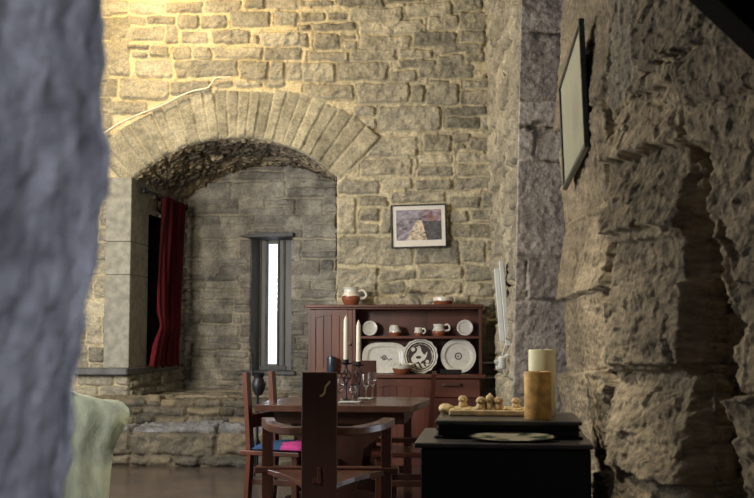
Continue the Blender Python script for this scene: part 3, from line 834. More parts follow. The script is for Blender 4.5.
def arch_door(x0, x1, z0, z1, y, root, rail=.055, boards=5, arch=.03, name='door'):
    """framed door, arched top rail, tongue-and-groove panel"""
    bm = nb(); n = 14
    box(bm, x0, x0 + rail, y, y + .024, z0, z1, .003); box(bm, x1 - rail, x1, y, y + .024, z0, z1, .003); box(bm, x0 + rail, x1 - rail, y, y + .024, z0, z0 + rail, .003)
    pts = [(x0 + rail, z1), (x1 - rail, z1)] + [(x1 - rail + (x0 - x1 + 2 * rail) * i / n, z1 - rail - arch * (1 - math.sin(PI * i / n))) for i in range(n + 1)]
    prism(bm, pts[::-1], y, y + .024, 'y')
    d = obj(name, bm, M_wood, root)
    bm = nb(); wb = (x1 - x0 - 2 * rail) / boards
    for i in range(boards): box(bm, x0 + rail + wb * i, x0 + rail + wb * (i + 1), y + .010, y + .022, z0 + rail - .005, z1 - rail + .005, .004)
    obj('panel', bm, M_wood, root, d)
    return d


d1 = arch_door(DX0 + .025, XM - .03, ZW + .004, ZT - .05, YU - .002, dr, .05, 4)
bm = nb(); lathe(bm, [(0, -.025), (.012, -.022), (.014, -.012), (.006, -.006), (.006, 0)], (XM - .055, YU - .002, ZW + .28), 14, Matrix.Rotation(-PI / 2, 4, 'X') @ Matrix.Identity(4)); obj('knob', bm, M_wood, dr, d1, True)
xd = [BX0 + .05, P(362, 390, y=10.52).x, P(432, 390, y=10.52).x, BX1 - .05]
for i in (0, 1):
    d_ = arch_door(xd[i] + .006, xd[i + 1] - .006, .11, ZW - .045, YD0 + .006, dr, .06, 4, .03)
    bm = nb(); lathe(bm, [(.006, 0), (.006, .006), (.014, .012), (.012, .022), (0, .025)], (xd[i + 1] - .04 if i == 0 else xd[i] + .04, YD0 + .006, .5), 14, Matrix.Rotation(PI / 2, 4, 'X')); obj('knob', bm, M_wood, dr, d_, True)
zd = P(460, 398, y=10.52).z
bm = nb(); box(bm, xd[2] + .006, xd[3] - .006, YD0 + .006, YD0 + .03, zd + .004, ZW - .045, .004); dw = obj('drawer', bm, M_woodh, dr)
a, b = P(443, 384.5, y=10.5), P(460, 384.5, y=10.5)
bm = nb(); band(bm, smooth_path([(a.x, YD0 + .006, a.z), (a.x + .012, YD0 - .022, a.z), (b.x - .012, YD0 - .022, a.z), (b.x, YD0 + .006, a.z)], 6), .02, .022); obj('handle', bm, M_dark, dr, dw)
arch_door(xd[2] + .006, xd[3] - .006, .11, zd - .004, YD0 + .006, dr, .06, 3, .03)

# ------------------------------------------------------------------ pottery on the dresser
TERRA = (.20, .062, .030); CREAM = (.56, .53, .46)


def pot(name, label, cat, c, prof, split, handle=None, n=32, group=None, wave=.004):
    """two-tone pot: bare terracotta below, white glaze above the split height; prof runs up the outside and down the inside"""
    t = thing(name, label, cat, c, group)
    bm = nb(); lathe(bm, prof, c, n); o = obj('body', bm, M_glaze, t, smooth=True, ang=60)
    k = {i for i in range(len(prof)) if prof[i][1] >= split}
    colour(o, lambda p: CREAM if p.z > split + wave * math.sin(math.atan2(p.y, p.x) * 5) else TERRA)
    if handle:
        z0, z1, r0, r1, out, ang, hr = handle
        pts = smooth_path([(r0 - .004, 0, z0), (r0 + out * .7, 0, z0 + (z1 - z0) * .1), (r0 + out, 0, z0 + (z1 - z0) * .5), (r1 + out * .8, 0, z1 + .004), (r1 - .006, 0, z1 - .004)], 6)
        R = Matrix.Rotation(ang, 3, 'Z')
        bm = nb(); tube(bm, [R @ p + Vector(c) for p in pts], hr, 8); h = obj('handle', bm, M_glaze, t, smooth=True); colour(h, lambda p: CREAM)
    return t


def refine(prof, step=.006):
    out = [prof[0]]
    for a, b in zip(prof[:-1], prof[1:]):
        n = max(1, int(math.hypot(b[0] - a[0], b[1] - a[1]) / step))
        out += [(a[0] + (b[0] - a[0]) * i / n, a[1] + (b[1] - a[1]) * i / n) for i in range(1, n + 1)]
    return out


yT = 10.78; zT = ZT + .001
jx = P(351, 304, y=yT).x
pot('jug', 'two-tone jug, white above terracotta, with one handle, on top of the dresser', 'jug', (jx, yT, zT),
    refine([(0, 0), (.066, 0), (.088, .045), (.092, .085), (.072, .115), (.068, .15), (.082, .172), (.076, .172), (.062, .15), (.066, .115), (.082, .08), (.06, .02), (0, .015)]), .085, (.06, .135, .085, .068, .065, 0, .012))
bx = P(443, 305, y=yT).x
pot('bowl', 'shallow terracotta bowl with a white rim on top of the dresser', 'bowl', (bx, yT, zT),
    refine([(0, 0), (.082, 0), (.098, .035), (.097, .068), (.085, .075), (.08, .07), (.088, .04), (.07, .012), (0, .01)]), .034, (.030, .06, .095, .092, .022, -.1, .009))
# two-tone mugs and jug on the upper shelf
zS = ZS + .001; yS = 10.79
mx_ = P(395, 334, y=yS).x
pot('mug', 'squat white and brown pot with waisted neck, nearest the left small plate', 'mug', (mx_, yS, zS),
    refine([(0, 0), (.048, 0), (.060, .03), (.058, .05), (.038, .085), (.044, .105), (.040, .105), (.034, .085), (.052, .05), (.045, .015), (0, .012)]), .036, (.045, .092, .05, .04, .022, 2.4, .008))
mx_ = P(418.5, 334, y=yS).x
pot('mug', 'smallest white and brown mug, in the middle of the upper shelf', 'mug', (mx_, yS, zS),
    refine([(0, 0), (.038, 0), (.043, .03), (.036, .055), (.038, .082), (.034, .082), (.032, .055), (.038, .03), (.03, .012), (0, .01)]), .03, (.025, .066, .04, .036, .03, -.2, .008))
mx_ = P(439, 334, y=yS).x
pot('mug', 'larger white and brown mug with ring handle, beside the right small plate', 'mug', (mx_, yS, zS),
    refine([(0, 0), (.055, 0), (.068, .03), (.062, .055), (.05, .08), (.056, .115), (.051, .115), (.045, .08), (.056, .05), (.05, .015), (0, .012)]), .047, (.05, .105, .062, .052, .045, -.15, .010))


def plate(name, label, cat, c, rx, rz, fn, lean=.16, group=None, wavy=0., square=0., nr=40, na=112, depth=.02):
    """dish standing on its edge, leaning back; fn(u, v) in units of the radius gives the painted glaze"""
    bm = nb(); rings = []
    def pt(q, a):
        ca, sa = math.cos(a), math.sin(a)
        if square:
            e = square; k = (abs(ca) ** e + abs(sa) ** e) ** (-1 / e)
        else: k = 1
        w = 1 + wavy * math.cos(a * 14) * q ** 6
        return q * k * ca * w, q * k * sa * w
    prof = lambda q: -depth * (sm(.66, .80, q) * .75 + .25 * q * q)
    ctr = bm.verts.new((0, 0, 0)); cols = [fn(0, 0)]
    for i in range(1, nr + 1):
        q = i / nr; row = []
        for k in range(na):
            u, v = pt(q, 2 * PI * k / na); row.append(bm.verts.new((u * rx, float(prof(q)), v * rz))); cols.append(fn(u, v))
        rings.append(row)
    for k in range(na):
        bm.faces.new((ctr, rings[0][k], rings[0][(k + 1) % na]))
        for a, b in zip(rings[:-1], rings[1:]): bm.faces.new((a[k], b[k], b[(k + 1) % na], a[(k + 1) % na]))
    base = len(bm.verts)
    back = [bm.verts.new((v.co.x * .98, v.co.y + .007, v.co.z * .98)) for v in rings[-1]]
    foot = [bm.verts.new((v.co.x * .6, .010, v.co.z * .6)) for v in rings[-1]]
    for k in range(na):
        j = (k + 1) % na; bm.faces.new((rings[-1][k], back[k], back[j], rings[-1][j])); bm.faces.new((back[k], foot[k], foot[j], back[j]))
    bm.faces.new(foot[::-1])
    cols += [CREAM] * (2 * na)
    M = Matrix.Translation(c) @ Matrix.Rotation(-lean, 4, 'X') @ Matrix.Translation((0, 0, rz))
    bmesh.ops.transform(bm, matrix=M, verts=bm.verts)
    bm.verts.ensure_lookup_table()
    me_cols = np.array([(*q, 1) for q in cols], np.float32)
    bmesh.ops.recalc_face_normals(bm, faces=bm.faces)
    me = bpy.data.meshes.new(name); bm.to_mesh(me); bm.free(); me.materials.append(M_glaze)
    a = me.color_attributes.new('Col', 'FLOAT_COLOR', 'POINT'); a.data.foreach_set('color', me_cols.ravel())
    for p in me.polygons: p.use_smooth = True
    o = bpy.data.objects.new(name, me); C.objects.link(o)
    return tag(center(o), label, cat, group)


PALE = (.50, .48, .43); INK = (.05, .035, .03)
spk = lambda u, v: 1 + .25 * float(fbm(np.array(u * 14), np.array(v * 14), 5, 2))


def plain_glaze(u, v):
    r = math.hypot(u, v); k = spk(u, v) * (.86 if .60 < r < .66 or r > .96 else 1)
    return tuple(c * k for c in PALE)


def ring_glaze(u, v):
    r = math.hypot(u, v); k = spk(u, v)
    if .145 < r < .215: return INK
    if r < .10 and ((abs(v - .02) < .02 and abs(u) < .07) or abs(math.hypot(u + .03, v + .03) - .045) < .014): return INK
    return tuple(c * k * (.85 if .70 < r < .74 else 1) for c in PALE)


def platter_glaze(u, v):
    k = spk(u, v)
    if abs(math.hypot((u + .02) * 1.0, (v - .02) * .62) - .085) < .022: return INK
    if abs(math.hypot((u + .02) * 1.0, (v - .02) * .62) - .03) < .018: return INK
    if .10 < u < .34 and abs(v + .10 + .05 * math.sin(u * 40)) < .035: return INK
    if -.2 < u < -.08 and abs(v - .05 - .04 * math.sin(u * 50)) < .03: return INK
    return tuple(c * k for c in PALE)


BIRD = [(-.48, -.34), (-.30, -.40), (-.10, -.30), (.02, -.42), (.06, -.30), (.26, -.18), (.36, .02), (.42, .26), (.34, .24), (.28, .10), (.18, .12), (.06, .30), (.02, .52), (-.08, .62), (-.16, .54), (-.26, .50), (-.16, .44), (-.22, .24), (-.40, .08), (-.52, -.12)]
BIRD = np.array(BIRD)


def bird_glaze(u, v):
    r = math.hypot(u, v); k = spk(u, v)
    if r > .93: return tuple(c * k for c in PALE)
    if .86 < r or .74 < r < .79: return INK if r < .90 else PALE
    if .79 <= r: return PALE
    if r > .68: return PALE if .695 < r < .715 else INK
    ins = float(poly_sd(np.array([u * 1.0]), np.array([v]), BIRD)[0]) > 0
    if ins:
        if math.hypot((u + .10) * .8, (v + .06) * 1.6) < .13 or math.hypot(u + .08, v - .50) < .03: return INK
        return tuple(c * k for c in PALE)
    if v < -.42 and abs(math.sin(u * 11 + v * 6)) > .62: return PALE
    if math.hypot(u - .40, v + .30) < .10 or math.hypot(u + .42, v - .40) < .12: return PALE
    return INK


f1_ = lambda x, px_y, yy: P(x, px_y, y=yy)
c = P(369.8, 334.2, y=10.80); plate('plate', 'small speckled grey plate standing left of the mugs on the upper shelf', 'plate', (c.x, 10.80, zS), .0745, .075, plain_glaze, .2, nr=16, na=56, depth=.012)
c = P(465, 334.2, y=10.80); plate('plate', 'small speckled grey plate standing right of the mugs on the upper shelf', 'plate', (c.x, 10.80, zS), .079, .079, plain_glaze, .2, nr=16, na=56, depth=.012)
zW = ZW + .001
c = P(384.5, 374, y=10.76); plate('platter', 'wide rounded-corner white platter with a small scribbled motif on the dresser', 'platter', (c.x, 10.76, zW), .218, .150, platter_glaze, .18, square=3.0, nr=60, na=160)
c = P(420.5, 374, y=10.74); plate('plate', 'dark patterned plate with wavy rim and a white bird in its middle', 'plate', (c.x, 10.69, zW), .169, .169, bird_glaze, .18, wavy=.022, nr=70, na=200)
c = P(458.5, 374, y=10.76); plate('plate', 'large round off-white plate with a small dark ring in its middle', 'plate', (c.x, 10.73, zW), .170, .170, ring_glaze, .18, nr=60, na=140)
bc = P(402, 373, y=10.60)
bw = pot('bowl', 'terracotta bowl with a scalloped white rim in front of the wide platter', 'bowl', (bc.x, 10.57, zW),
         refine([(0, 0), (.058, 0), (.075, .02), (.098, .06), (.112, .092), (.107, .094), (.09, .06), (.065, .025), (0, .02)]), .056)
for k in range(10):
    a = 2 * PI * k / 10 + .2
    bm = nb(); lathe(bm, [(0, -.012), (.012, -.007), (.016, 0), (.012, .007), (0, .012)], (bc.x + .107 * math.cos(a), 10.57 + .107 * math.sin(a), zW + .095), 10); o = obj('rim_scallop', bm, M_glaze, bw, smooth=True); colour(o, lambda p: CREAM)
a, b = P(440, 374, y=10.57), P(461.5, 368.5, y=10.57)
bm = nb(); box(bm, a.x, b.x, 10.545, 10.61, zW, zW + .045, .006)
tag(center(obj('case', bm, M_black)), 'flat black case lying in front of the large round plate', 'case')
c = P(331.3, 372, y=10.60)
bm = nb(); lathe(bm, [(0, 0), (.038, 0), (.041, .01), (.041, .155), (.038, .165), (.030, .167), (0, .165)], (c.x, 10.60, zW), 28)
tag(center(obj('tumbler', bm, M_blue, smooth=True)), 'tall dark blue tumbler on the dresser in front of the cupboard door', 'tumbler')
# clear glass on top of the dresser
c = P(402.5, 305, y=10.80); s_ = .01
bm = nb(); lathe(bm, refine([(0, 0), (.045, 0), (.046, .004), (.010, .012), (.008, .055), (.03, .085), (.062, .155), (.078, .172), (.076, .173), (.059, .155), (.027, .088), (0, .078)], .012), (c.x, 10.80, zT), 28)
tag(center(obj('glass_goblet', bm, M_glass, smooth=True)), 'wide clear glass goblet on top of the dresser', 'glass')

# ------------------------------------------------------------------ pictures
a, b = P(391, 248, y=YB - .07), P(446.5, 204, y=YB - .07)
pw, ph = b.x - a.x, b.z - a.z; cx_, cz_ = (a.x + b.x) / 2, (a.z + b.z) / 2
pic = thing('framed_picture', 'small framed colour print in a white mount above the dresser', 'picture', (cx_, YB - .06, a.z))
RP = Matrix.Translation((cx_, YB - .06, cz_)) @ Matrix.Rotation(math.radians(-1.2), 4, 'Y')
bm = nb(); t_ = .014
for x0, x1, z0, z1 in ((-pw / 2, pw / 2, ph / 2 - t_, ph / 2), (-pw / 2, pw / 2, -ph / 2, -ph / 2 + t_), (-pw / 2, -pw / 2 + t_, -ph / 2 + t_, ph / 2 - t_), (pw / 2 - t_, pw / 2, -ph / 2 + t_, ph / 2 - t_)): box(bm, x0, x1, -.015, .015, z0, z1, .002, RP)
obj('frame', bm, M_frame, pic)
bm = nb(); box(bm, -pw / 2 + t_, pw / 2 - t_, .0, .012, -ph / 2 + t_, ph / 2 - t_, 0, RP); obj('mount', bm, M_mount, pic)


def print_sheet(name, w, h, M, fn, root, mtl, off=(0, 0), n=90):
    bm = nb(); m_ = int(n * h / w) + 2; g = [[bm.verts.new((off[0] - w / 2 + w * i / n, 0, off[1] - h / 2 + h * j / m_)) for i in range(n + 1)] for j in range(m_ + 1)]
    for j in range(m_):
        for i in range(n): bm.faces.new((g[j][i], g[j][i + 1], g[j + 1][i + 1], g[j + 1][i]))
    cols = [fn(i / n, j / m_) for j in range(m_ + 1) for i in range(n + 1)]
    bmesh.ops.transform(bm, matrix=M, verts=bm.verts)
    bmesh.ops.translate(bm, verts=bm.verts, vec=-Vector(root.location))
    me = bpy.data.meshes.new(name); bm.to_mesh(me); bm.free(); me.materials.append(mtl)
    at = me.color_attributes.new('Col', 'FLOAT_COLOR', 'POINT'); at.data.foreach_set('color', np.array([(*q, 1) for q in cols], np.float32).ravel())
    o = bpy.data.objects.new(name, me); C.objects.link(o); o.parent = root; return o


def feast(u, v):
    n1 = float(fbm(np.array(u * 9), np.array(v * 8), 201, 3)); n2 = float(fbm(np.array(u * 20), np.array(v * 17), 203, 2)); n3 = float(fbm(np.array(u * 13 + 5), np.array(v * 11), 205, 2))
    base = np.array((.22, .19, .22)) * (1 + 2.2 * n1 - .6 * n2)
    red = float(sm(.52, .8, u)) * max(0, .5 + 1.6 * n3); base = base * (1 - .6 * red) + np.array((.22, .05, .04)) * .6 * red
    l, r_ = .22 + .36 * v, .78 - .17 * v                     # the long pale table of the print, running away from the viewer
    if v < .66 and l < u < r_ - .1: base = np.array((.42, .34, .25)) * (1 + 1.8 * n2 + .6 * n1)
    elif v < .62 and u > r_ - .1: base = np.array((.06, .055, .06)) * (1 + 2 * n2)
    if v > .74 and u < .55: base = base * .6 + np.array((.30, .28, .33)) * .4 * (1 + n1)
    return tuple(np.clip(base, .015, .7))


print_sheet('print', pw * .81, ph * .70, RP @ Matrix.Translation((0, -.003, .012)), feast, pic, M_print)

# long framed print on the near right wall, hung leaning out from the stones
A1, A2, B1, B2 = P(560.5, 86, y=6.0), P(565, 190, y=6.0), P(581.5, 17, y=4.8), P(587, 148, y=4.8)
o_ = (A1 + A2 + B1 + B2) / 4
ex = ((B1 + B2) - (A1 + A2)).normalized(); ez = ((A1 + B1) - (A2 + B2)); ez = (ez - ex * ez.dot(ex)).normalized(); ey = ez.cross(ex)
LW = (((B1 + B2) - (A1 + A2)) / 2).length; LH = (((A1 + B1) - (A2 + B2)) / 2).length
MR = Matrix(((ex.x, ey.x, ez.x, o_.x), (ex.y, ey.y, ez.y, o_.y), (ex.z, ey.z, ez.z, o_.z), (0, 0, 0, 1)))
lp = thing('framed_picture', 'long pale framed print leaning out from the rough right-hand wall', 'picture', o_)
bm = nb(); t_ = .024
for x0, x1, z0, z1 in ((-LW / 2, LW / 2, LH / 2 - t_, LH / 2), (-LW / 2, LW / 2, -LH / 2, -LH / 2 + t_), (-LW / 2, -LW / 2 + t_, -LH / 2 + t_, LH / 2 - t_), (LW / 2 - t_, LW / 2, -LH / 2 + t_, LH / 2 - t_)): box(bm, x0, x1, -.012, .012, z0, z1, .003, MR)
obj('frame', bm, M_frameg, lp)


def faded(u, v):
    n1 = float(fbm(np.array(u * 7), np.array(v * 5), 211, 4)); k = 1 + .22 * n1
    b = np.array((.40, .40, .29)) * k
    if abs(v - .5) < .006 or abs(u - .62 + .1 * v) < .004: b *= .8
    g = float(sm(.25, .05, math.hypot((u - .65), (v - .42) * .8))); b = b * (1 - .4 * g * (.6 + n1))
    return tuple(b)


print_sheet('print', LW - 2 * t_, LH - 2 * t_, MR @ Matrix.Translation((0, -.001, 0)), faded, lp, M_print, n=70)
bm = nb(); box(bm, -LW / 2 + t_, LW / 2 - t_, .004, .012, -LH / 2 + t_, LH / 2 - t_, 0, MR); obj('back_board', bm, M_shade, lp)
for f in (.35, -.35):
    bm = nb(); box(bm, LW * f - .01, LW * f + .01, .012, .07, LH / 2 - .12, LH / 2 - .10, .002, MR); obj('hanger', bm, M_steel, lp)

# slim white panel fixed edge-on to the side wall right of the dresser
a1, a2 = P(499, 261, y=9.0), P(506, 346, y=9.0)
rad = thing('wall_panel', 'slim white double panel mounted edge-on between the dresser and stone pier', 'panel', (a2.x, 9.0, a2.z))
sh = (a1.x - a2.x) / (a1.z - a2.z)
for k, (dx, dy, z1_) in enumerate(((-.022, .04, a1.z - .06), (.022, 0, a1.z))):
    bm = nb(); vs = box(bm, a2.x + dx - .024, a2.x + dx + .018, 9.0 + dy - .02, 9.0 + dy + .16, a2.z + (.03 if k == 0 else 0), z1_, .006)
    for v in bm.verts: v.co.x += sh * (v.co.z - a2.z)
    obj('panel', bm, M_white, rad)
vc = P(502, 362, y=9.05)
val = thing('valve', 'white valve with a short lever below the slim wall panel', 'valve', (vc.x, 9.05, vc.z))
bm = nb(); lathe(bm, [(0, -.05), (.03, -.05), (.034, -.04), (.034, .03), (.022, .045), (0, .05)], tuple(vc), 18); box(bm, vc.x - .05, vc.x + .09, 9.05 - .015, 9.05 + .02, vc.z - .06, vc.z - .03, .005); obj('body', bm, M_white, val, smooth=True)
bm = nb(); box(bm, -.012, .012, -.012, .012, -.01, .07, .004, Matrix.Translation(vc + Vector((0, -.01, .03))) @ Matrix.Rotation(1.05, 4, 'Y') @ Matrix.Rotation(.15, 4, 'X')); box(bm, -.012, .012, -.012, .012, -.07, .02, .004, Matrix.Translation(vc + Vector((0, -.01, .03))) @ Matrix.Rotation(1.05, 4, 'Y')); obj('lever', bm, M_white, val)
bm = nb(); tube(bm, [(vc.x + .0, 9.06, vc.z + .04), (a2.x + .0, 9.03, a2.z + .02)], .009, 8); obj('stem', bm, M_steel, val)
for py_, lb in ((363, 'upper thin grey pipe running to the valve behind the dresser'), (378, 'lower thin grey pipe in the gap behind the dresser')):
    q = P(490, py_, y=10.96)
    bm = nb(); tube(bm, [(q.x - .12, 10.955, q.z), (q.x + .07, 10.955, q.z + .004)], .011, 8)
    tag(center(obj('pipe', bm, M_steel, smooth=True)), lb, 'pipe')

# ------------------------------------------------------------------ table
ZTB = .735
ty0 = P(330, 405.5, z=ZTB).y; ty1 = P(330, 396.5, z=ZTB).y
tx0, tx1 = P(254.5, 405, y=ty0).x, P(411, 405, y=ty0).x; tip = P(429.5, 399.5, z=ZTB); cl1 = P(268, 400, z=ZTB); cl2 = P(296, 396.5, z=ZTB)
tb = thing('dining_table', 'red-brown wooden dining table with clipped corners and trestle legs', 'table', ((tx0 + tx1) / 2, (ty0 + ty1) / 2, 0))
bm = nb(); prism(bm, [(tx0, ty0), (tx1, ty0), (tip.x, tip.y), (tip.x, ty1 - .12), (tx1, ty1), (cl2.x, cl2.y), (cl1.x, cl1.y)], ZTB - .048, ZTB, 'z', .006); obj('tabletop', bm, M_table, tb)
bm = nb(); box(bm, tx0 + .12, tx1 - .06, ty0 + .12, ty0 + .15, ZTB - .14, ZTB - .05, .003); box(bm, tx0 + .12, tx1 - .06, ty1 - .15, ty1 - .12, ZTB - .14, ZTB - .05, .003)
box(bm, tx0 + .12, tx0 + .15, ty0 + .15, ty1 - .15, ZTB - .14, ZTB - .05, .003); box(bm, tx1 - .09, tx1 - .06, ty0 + .15, ty1 - .15, ZTB - .14, ZTB - .05, .003); obj('apron', bm, M_dark, tb)
xm_ = (tx0 + tx1) / 2
for yy in (ty0 + .22, ty1 - .27):
    bm = nb(); prism(bm, [(xm_ - .33, ZTB - .05), (xm_ + .36, ZTB - .05), (xm_ + .34, .52), (xm_ + .20, .40), (xm_ + .16, .12), (xm_ + .38, .06), (xm_ + .38, 0), (xm_ - .38, 0), (xm_ - .38, .06), (xm_ - .16, .12), (xm_ - .20, .40), (xm_ - .34, .52)], yy, yy + .05, 'y', .004); obj('leg', bm, M_dark, tb)
bm = nb(); box(bm, xm_ - .03, xm_ + .03, ty0 + .1, ty1 - .1, .24, .34, .004); obj('stretcher', bm, M_dark, tb)

# ------------------------------------------------------------------ chairs
GA = 'plank-backed armchairs at the table'


def make_armchair(loc, rz, label):
    t = thing('armchair', label, 'armchair')
    W = .108
    bm = nb(); box(bm, -W, W, -.022, .022, 0, 1.012, .004); obj('backrest', bm, M_dark, t)
    bm = nb(); tube(bm, smooth_path([(.004, -.024, .865), (.022, -.025, .875), (.034, -.025, .89), (.038, -.025, .92), (.058, -.025, .945), (.066, -.024, .96)], 6), [.004] * 2 + [.006] * 27 + [.003] * 2, 6); p = obj('carved_inlay', bm, M_straw, t); p['label'] = 'pale wavy line let into the plank'
    bm = nb(); box(bm, -.01, .012, -.040, -.023, .34, .44, .003); box(bm, -.036, .016, -.036, -.023, .345, .375, .003); obj('tenon_peg', bm, M_chair, t)
    pts = [(-.105, -.02), (.105, -.02), (.135, .06), (.20, .17), (.285, .28), (.37, .36), (.40, .43), (-.40, .43), (-.37, .36), (-.285, .28), (-.20, .17), (-.135, .06)]
    bm = nb(); prism(bm, pts, -.030, 0, 'z', .003)
    for v in bm.verts: v.co.z += .338 + .043 * (v.co.y + .02) / .45
    obj('seat', bm, M_chair, t)
    bm = nb(); box(bm, -.465, .465, .375, .462, .350, .392, .006); obj('front_rail', bm, M_woodh, t)
    for s in (-1, 1):
        bm = nb(); prism(bm, [(s * .352, 0), (s * .352 + .066, 0), (s * .352 + .066, .65), (s * .352, .65)] if s > 0 else [(-.418, 0), (-.352, 0), (-.352, .65), (-.418, .65)], .39, .45, 'y', .004); obj('leg', bm, M_chair, t)
        bm = nb(); band(bm, smooth_path([(s * .09, .012, .655), (s * .19, .05, .652), (s * .28, .15, .657), (s * .345, .29, .662), (s * .385, .44, .672), (s * .395, .49, .675)], 5), .085, .05, bev=.006); obj('arm', bm, M_chair, t)
    bm = nb(); band(bm, [(0, .02, .13), (0, .42, .13)], .03, .06); box(bm, -.36, .36, .405, .43, .10, .16, .003); obj('stretcher', bm, M_dark, t)
    t.location = loc; t.rotation_euler = (0, 0, rz)
    return t


c = P(319.5, 430, y=6.75)
ac = make_armchair((c.x, 6.75, 0), math.radians(2.5), 'armchair with a tall plank back seen from behind at the near end of the table')
c = P(364, 380, y=9.62)
far = dup(ac, (c.x, 9.62, -.075), PI + .06, 'armchair at the far end of the table, its plank back rising behind the glasses')
far.scale = (1, 1, 1.0); far.location.z = 0


def make_side_chair(loc, rz, label):
    t = thing('side_chair', label, 'chair')
    for s in (-1, 1):
        bm = nb(); band(bm, [(s * .20, -.215, .962), (s * .20, -.19, .60), (s * .20, -.175, .38), (s * .20, -.20, 0)], .062, .034, z_up=(0, 1, 0), taper=[1, 1, 1.05, .95]); obj('back_post', bm, M_chair, t)
        bm = nb(); box(bm, s * .19 - .022, s * .19 + .022, .16, .205, 0, .372, .004); obj('leg', bm, M_chair, t)
    bm = nb(); prism(bm, [(-.235, -.24), (.235, -.24), (.25, .235), (-.25, .235)], .372, .405, 'z', .006); obj('seat', bm, M_chair, t)
    bm = nb(); box(bm, -.18, .18, -.20, -.178, .56, .66, .005); obj('back_rail', bm, M_chair, t)
    bm = nb(); box(bm, -.19, .19, .17, .195, .12, .165, .003); box(bm, -.2, -.17, -.18, .18, .16, .20, .003); box(bm, .17, .2, -.18, .18, .16, .20, .003); obj('stretcher', bm, M_dark, t)
    t.location = loc; t.rotation_euler = (0, 0, rz)
    return t


lc = make_side_chair((-1.545, 8.13, 0), math.radians(-106), 'side chair left of the table carrying a blue and pink cushion')
rc_ = dup(lc, (-.66, 8.16, 0), math.radians(93), 'side chair right of the table, half hidden by the black chest')

# cushion on the left chair
bm = nb(); g = bmesh.ops.create_grid(bm, x_segments=30, y_segments=30, size=.5)
vs = [v.co.copy() for v in bm.verts]
for v in bm.verts:
    u, w_ = v.co.x * 2, v.co.y * 2
    v.co = Vector((v.co.x * .40, v.co.y * .40, .045 * (1 - u ** 4) ** .5 * (1 - w_ ** 4) ** .5 if abs(u) < 1 and abs(w_) < 1 else 0))
top_n = len(bm.verts)
r_ = bmesh.ops.duplicate(bm, geom=bm.verts[:] + bm.edges[:] + bm.faces[:])
for e in r_['geom']:
    if isinstance(e, bmesh.types.BMVert): e.co.z *= -.35
bmesh.ops.remove_doubles(bm, verts=bm.verts, dist=.0005)
lo = min(v.co.z for v in bm.verts)
bmesh.ops.translate(bm, verts=bm.verts, vec=(0, 0, -lo))
o = obj('cushion', bm, M_cushion, smooth=True, ang=80)


def cush(p):
    n = float(fbm(np.array(p.x * 9 + 3), np.array(p.y * 9), 221, 2)) * .3
    q = p.x * 2.2 + n
    if p.y * 3 + n > .28: return (.02, .30, .42)
    if q > .05: return (.48, .04, .22) if p.z > .03 else (.28, .02, .13)
    return (.012, .05, .13)


colour(o, cush); o.location = (-1.50, 8.05, .406); o.rotation_euler = (0, 0, math.radians(-106 + 90))
tag(o, 'blue and pink patterned cushion on the chair left of the table', 'cushion')

# ------------------------------------------------------------------ on the table
GC = 'candlesticks on the table'


def candlestick(px, py, y, ztop, zc, label, clabel):
    c = P(px, py, y=y); z0 = ZTB + .001
    t = thing('candlestick', label, 'candlestick', (c.x, y, z0))
    h = ztop - z0
    bm = nb(); lathe(bm, [(0, 0), (.046, 0), (.048, .006), (.018, .014), (.008, .03), (.006, h * .4), (0, h * .4)], (c.x, y, z0), 18); obj('base', bm, M_iron, t, smooth=True)
    bm = nb()
    for k in range(4):
        pts = [(c.x + (.006 + .030 * math.sin(PI * min(i / 14, 1)) ** 2 * (1 if i < 14 else 1)) * math.cos(k * PI / 2 + i * .22), y + (.006 + .030 * math.sin(PI * i / 14) ** 2) * math.sin(k * PI / 2 + i * .22), z0 + h * .38 + h * .5 * i / 14) for i in range(15)]
        tube(bm, pts, .0045, 6)
    obj('twisted_stem', bm, M_iron, t, smooth=True)
    for s in (-1, 1):
        bm = nb(); pts = [(c.x + s * (.012 + .030 * (1 - math.cos(a)) ), y, z0 + h * .30 + .028 * math.sin(a)) for a in [i * .42 for i in range(13)]]; tube(bm, pts, .004, 6); obj('scroll', bm, M_iron, t, smooth=True)
    bm = nb(); lathe(bm, [(.006, h * .86), (.008, h * .90), (.046, h * .93), (.052, h * .955), (.046, h * .955), (.02, h * .94), (.022, h + .012), (.018, h + .012), (.018, h * .95), (0, h * .95)], (c.x, y, z0), 20); obj('drip_pan', bm, M_iron, t, smooth=True)
    bm = nb(); n = 14; hh = zc - z0 - h * .955
    lathe(bm, [(0, h * .955), (.0175, h * .955), (.0205, h + .02), (.019, h * .955 + hh * .9), (.011, h * .955 + hh * .97), (.004, h * .955 + hh), (0, h * .955 + hh)], (c.x, y, z0), 16); tube(bm, [(c.x, y, z0 + h * .955 + hh - .002), (c.x + .002, y, z0 + h * .955 + hh + .012)], .0018, 6)
    o = obj('taper_candle', bm, M_wax, smooth=True); tag(center(o), clabel, 'candle')
    return t


ya_ = 8.42; yb2 = 8.80
candlestick(346, 400, ya_, P(346, 361, y=ya_).z, P(346, 316, y=ya_).z, 'black wrought-iron candlestick holding the taller left taper', 'white taper candle in the left candlestick, in front of the cupboard door')
candlestick(358.5, 398, yb2, P(358.5, 363, y=yb2).z, P(358.5, 321, y=yb2).z, 'black wrought-iron candlestick holding the right taper, farther back', 'white taper candle in the right candlestick, beside the small plate')


def wine_glass(px, y, h, rb, label, flip=False):
    c = P(px, 400, y=y); z0 = ZTB + .001
    prof = [(0, 0), (rb * .9, 0), (rb * .9, .003), (.006, .010), (.004, h * .42), (rb * .6, h * .52), (rb, h * .70), (rb * .86, h), (rb * .83, h), (rb * .95, h * .70), (rb * .55, h * .545), (0, h * .50)]
    bm = nb(); lathe(bm, refine(prof, .012), (c.x, y, z0), 24)
    return tag(center(obj('wine_glass', bm, M_glass, smooth=True)), label, 'glass')


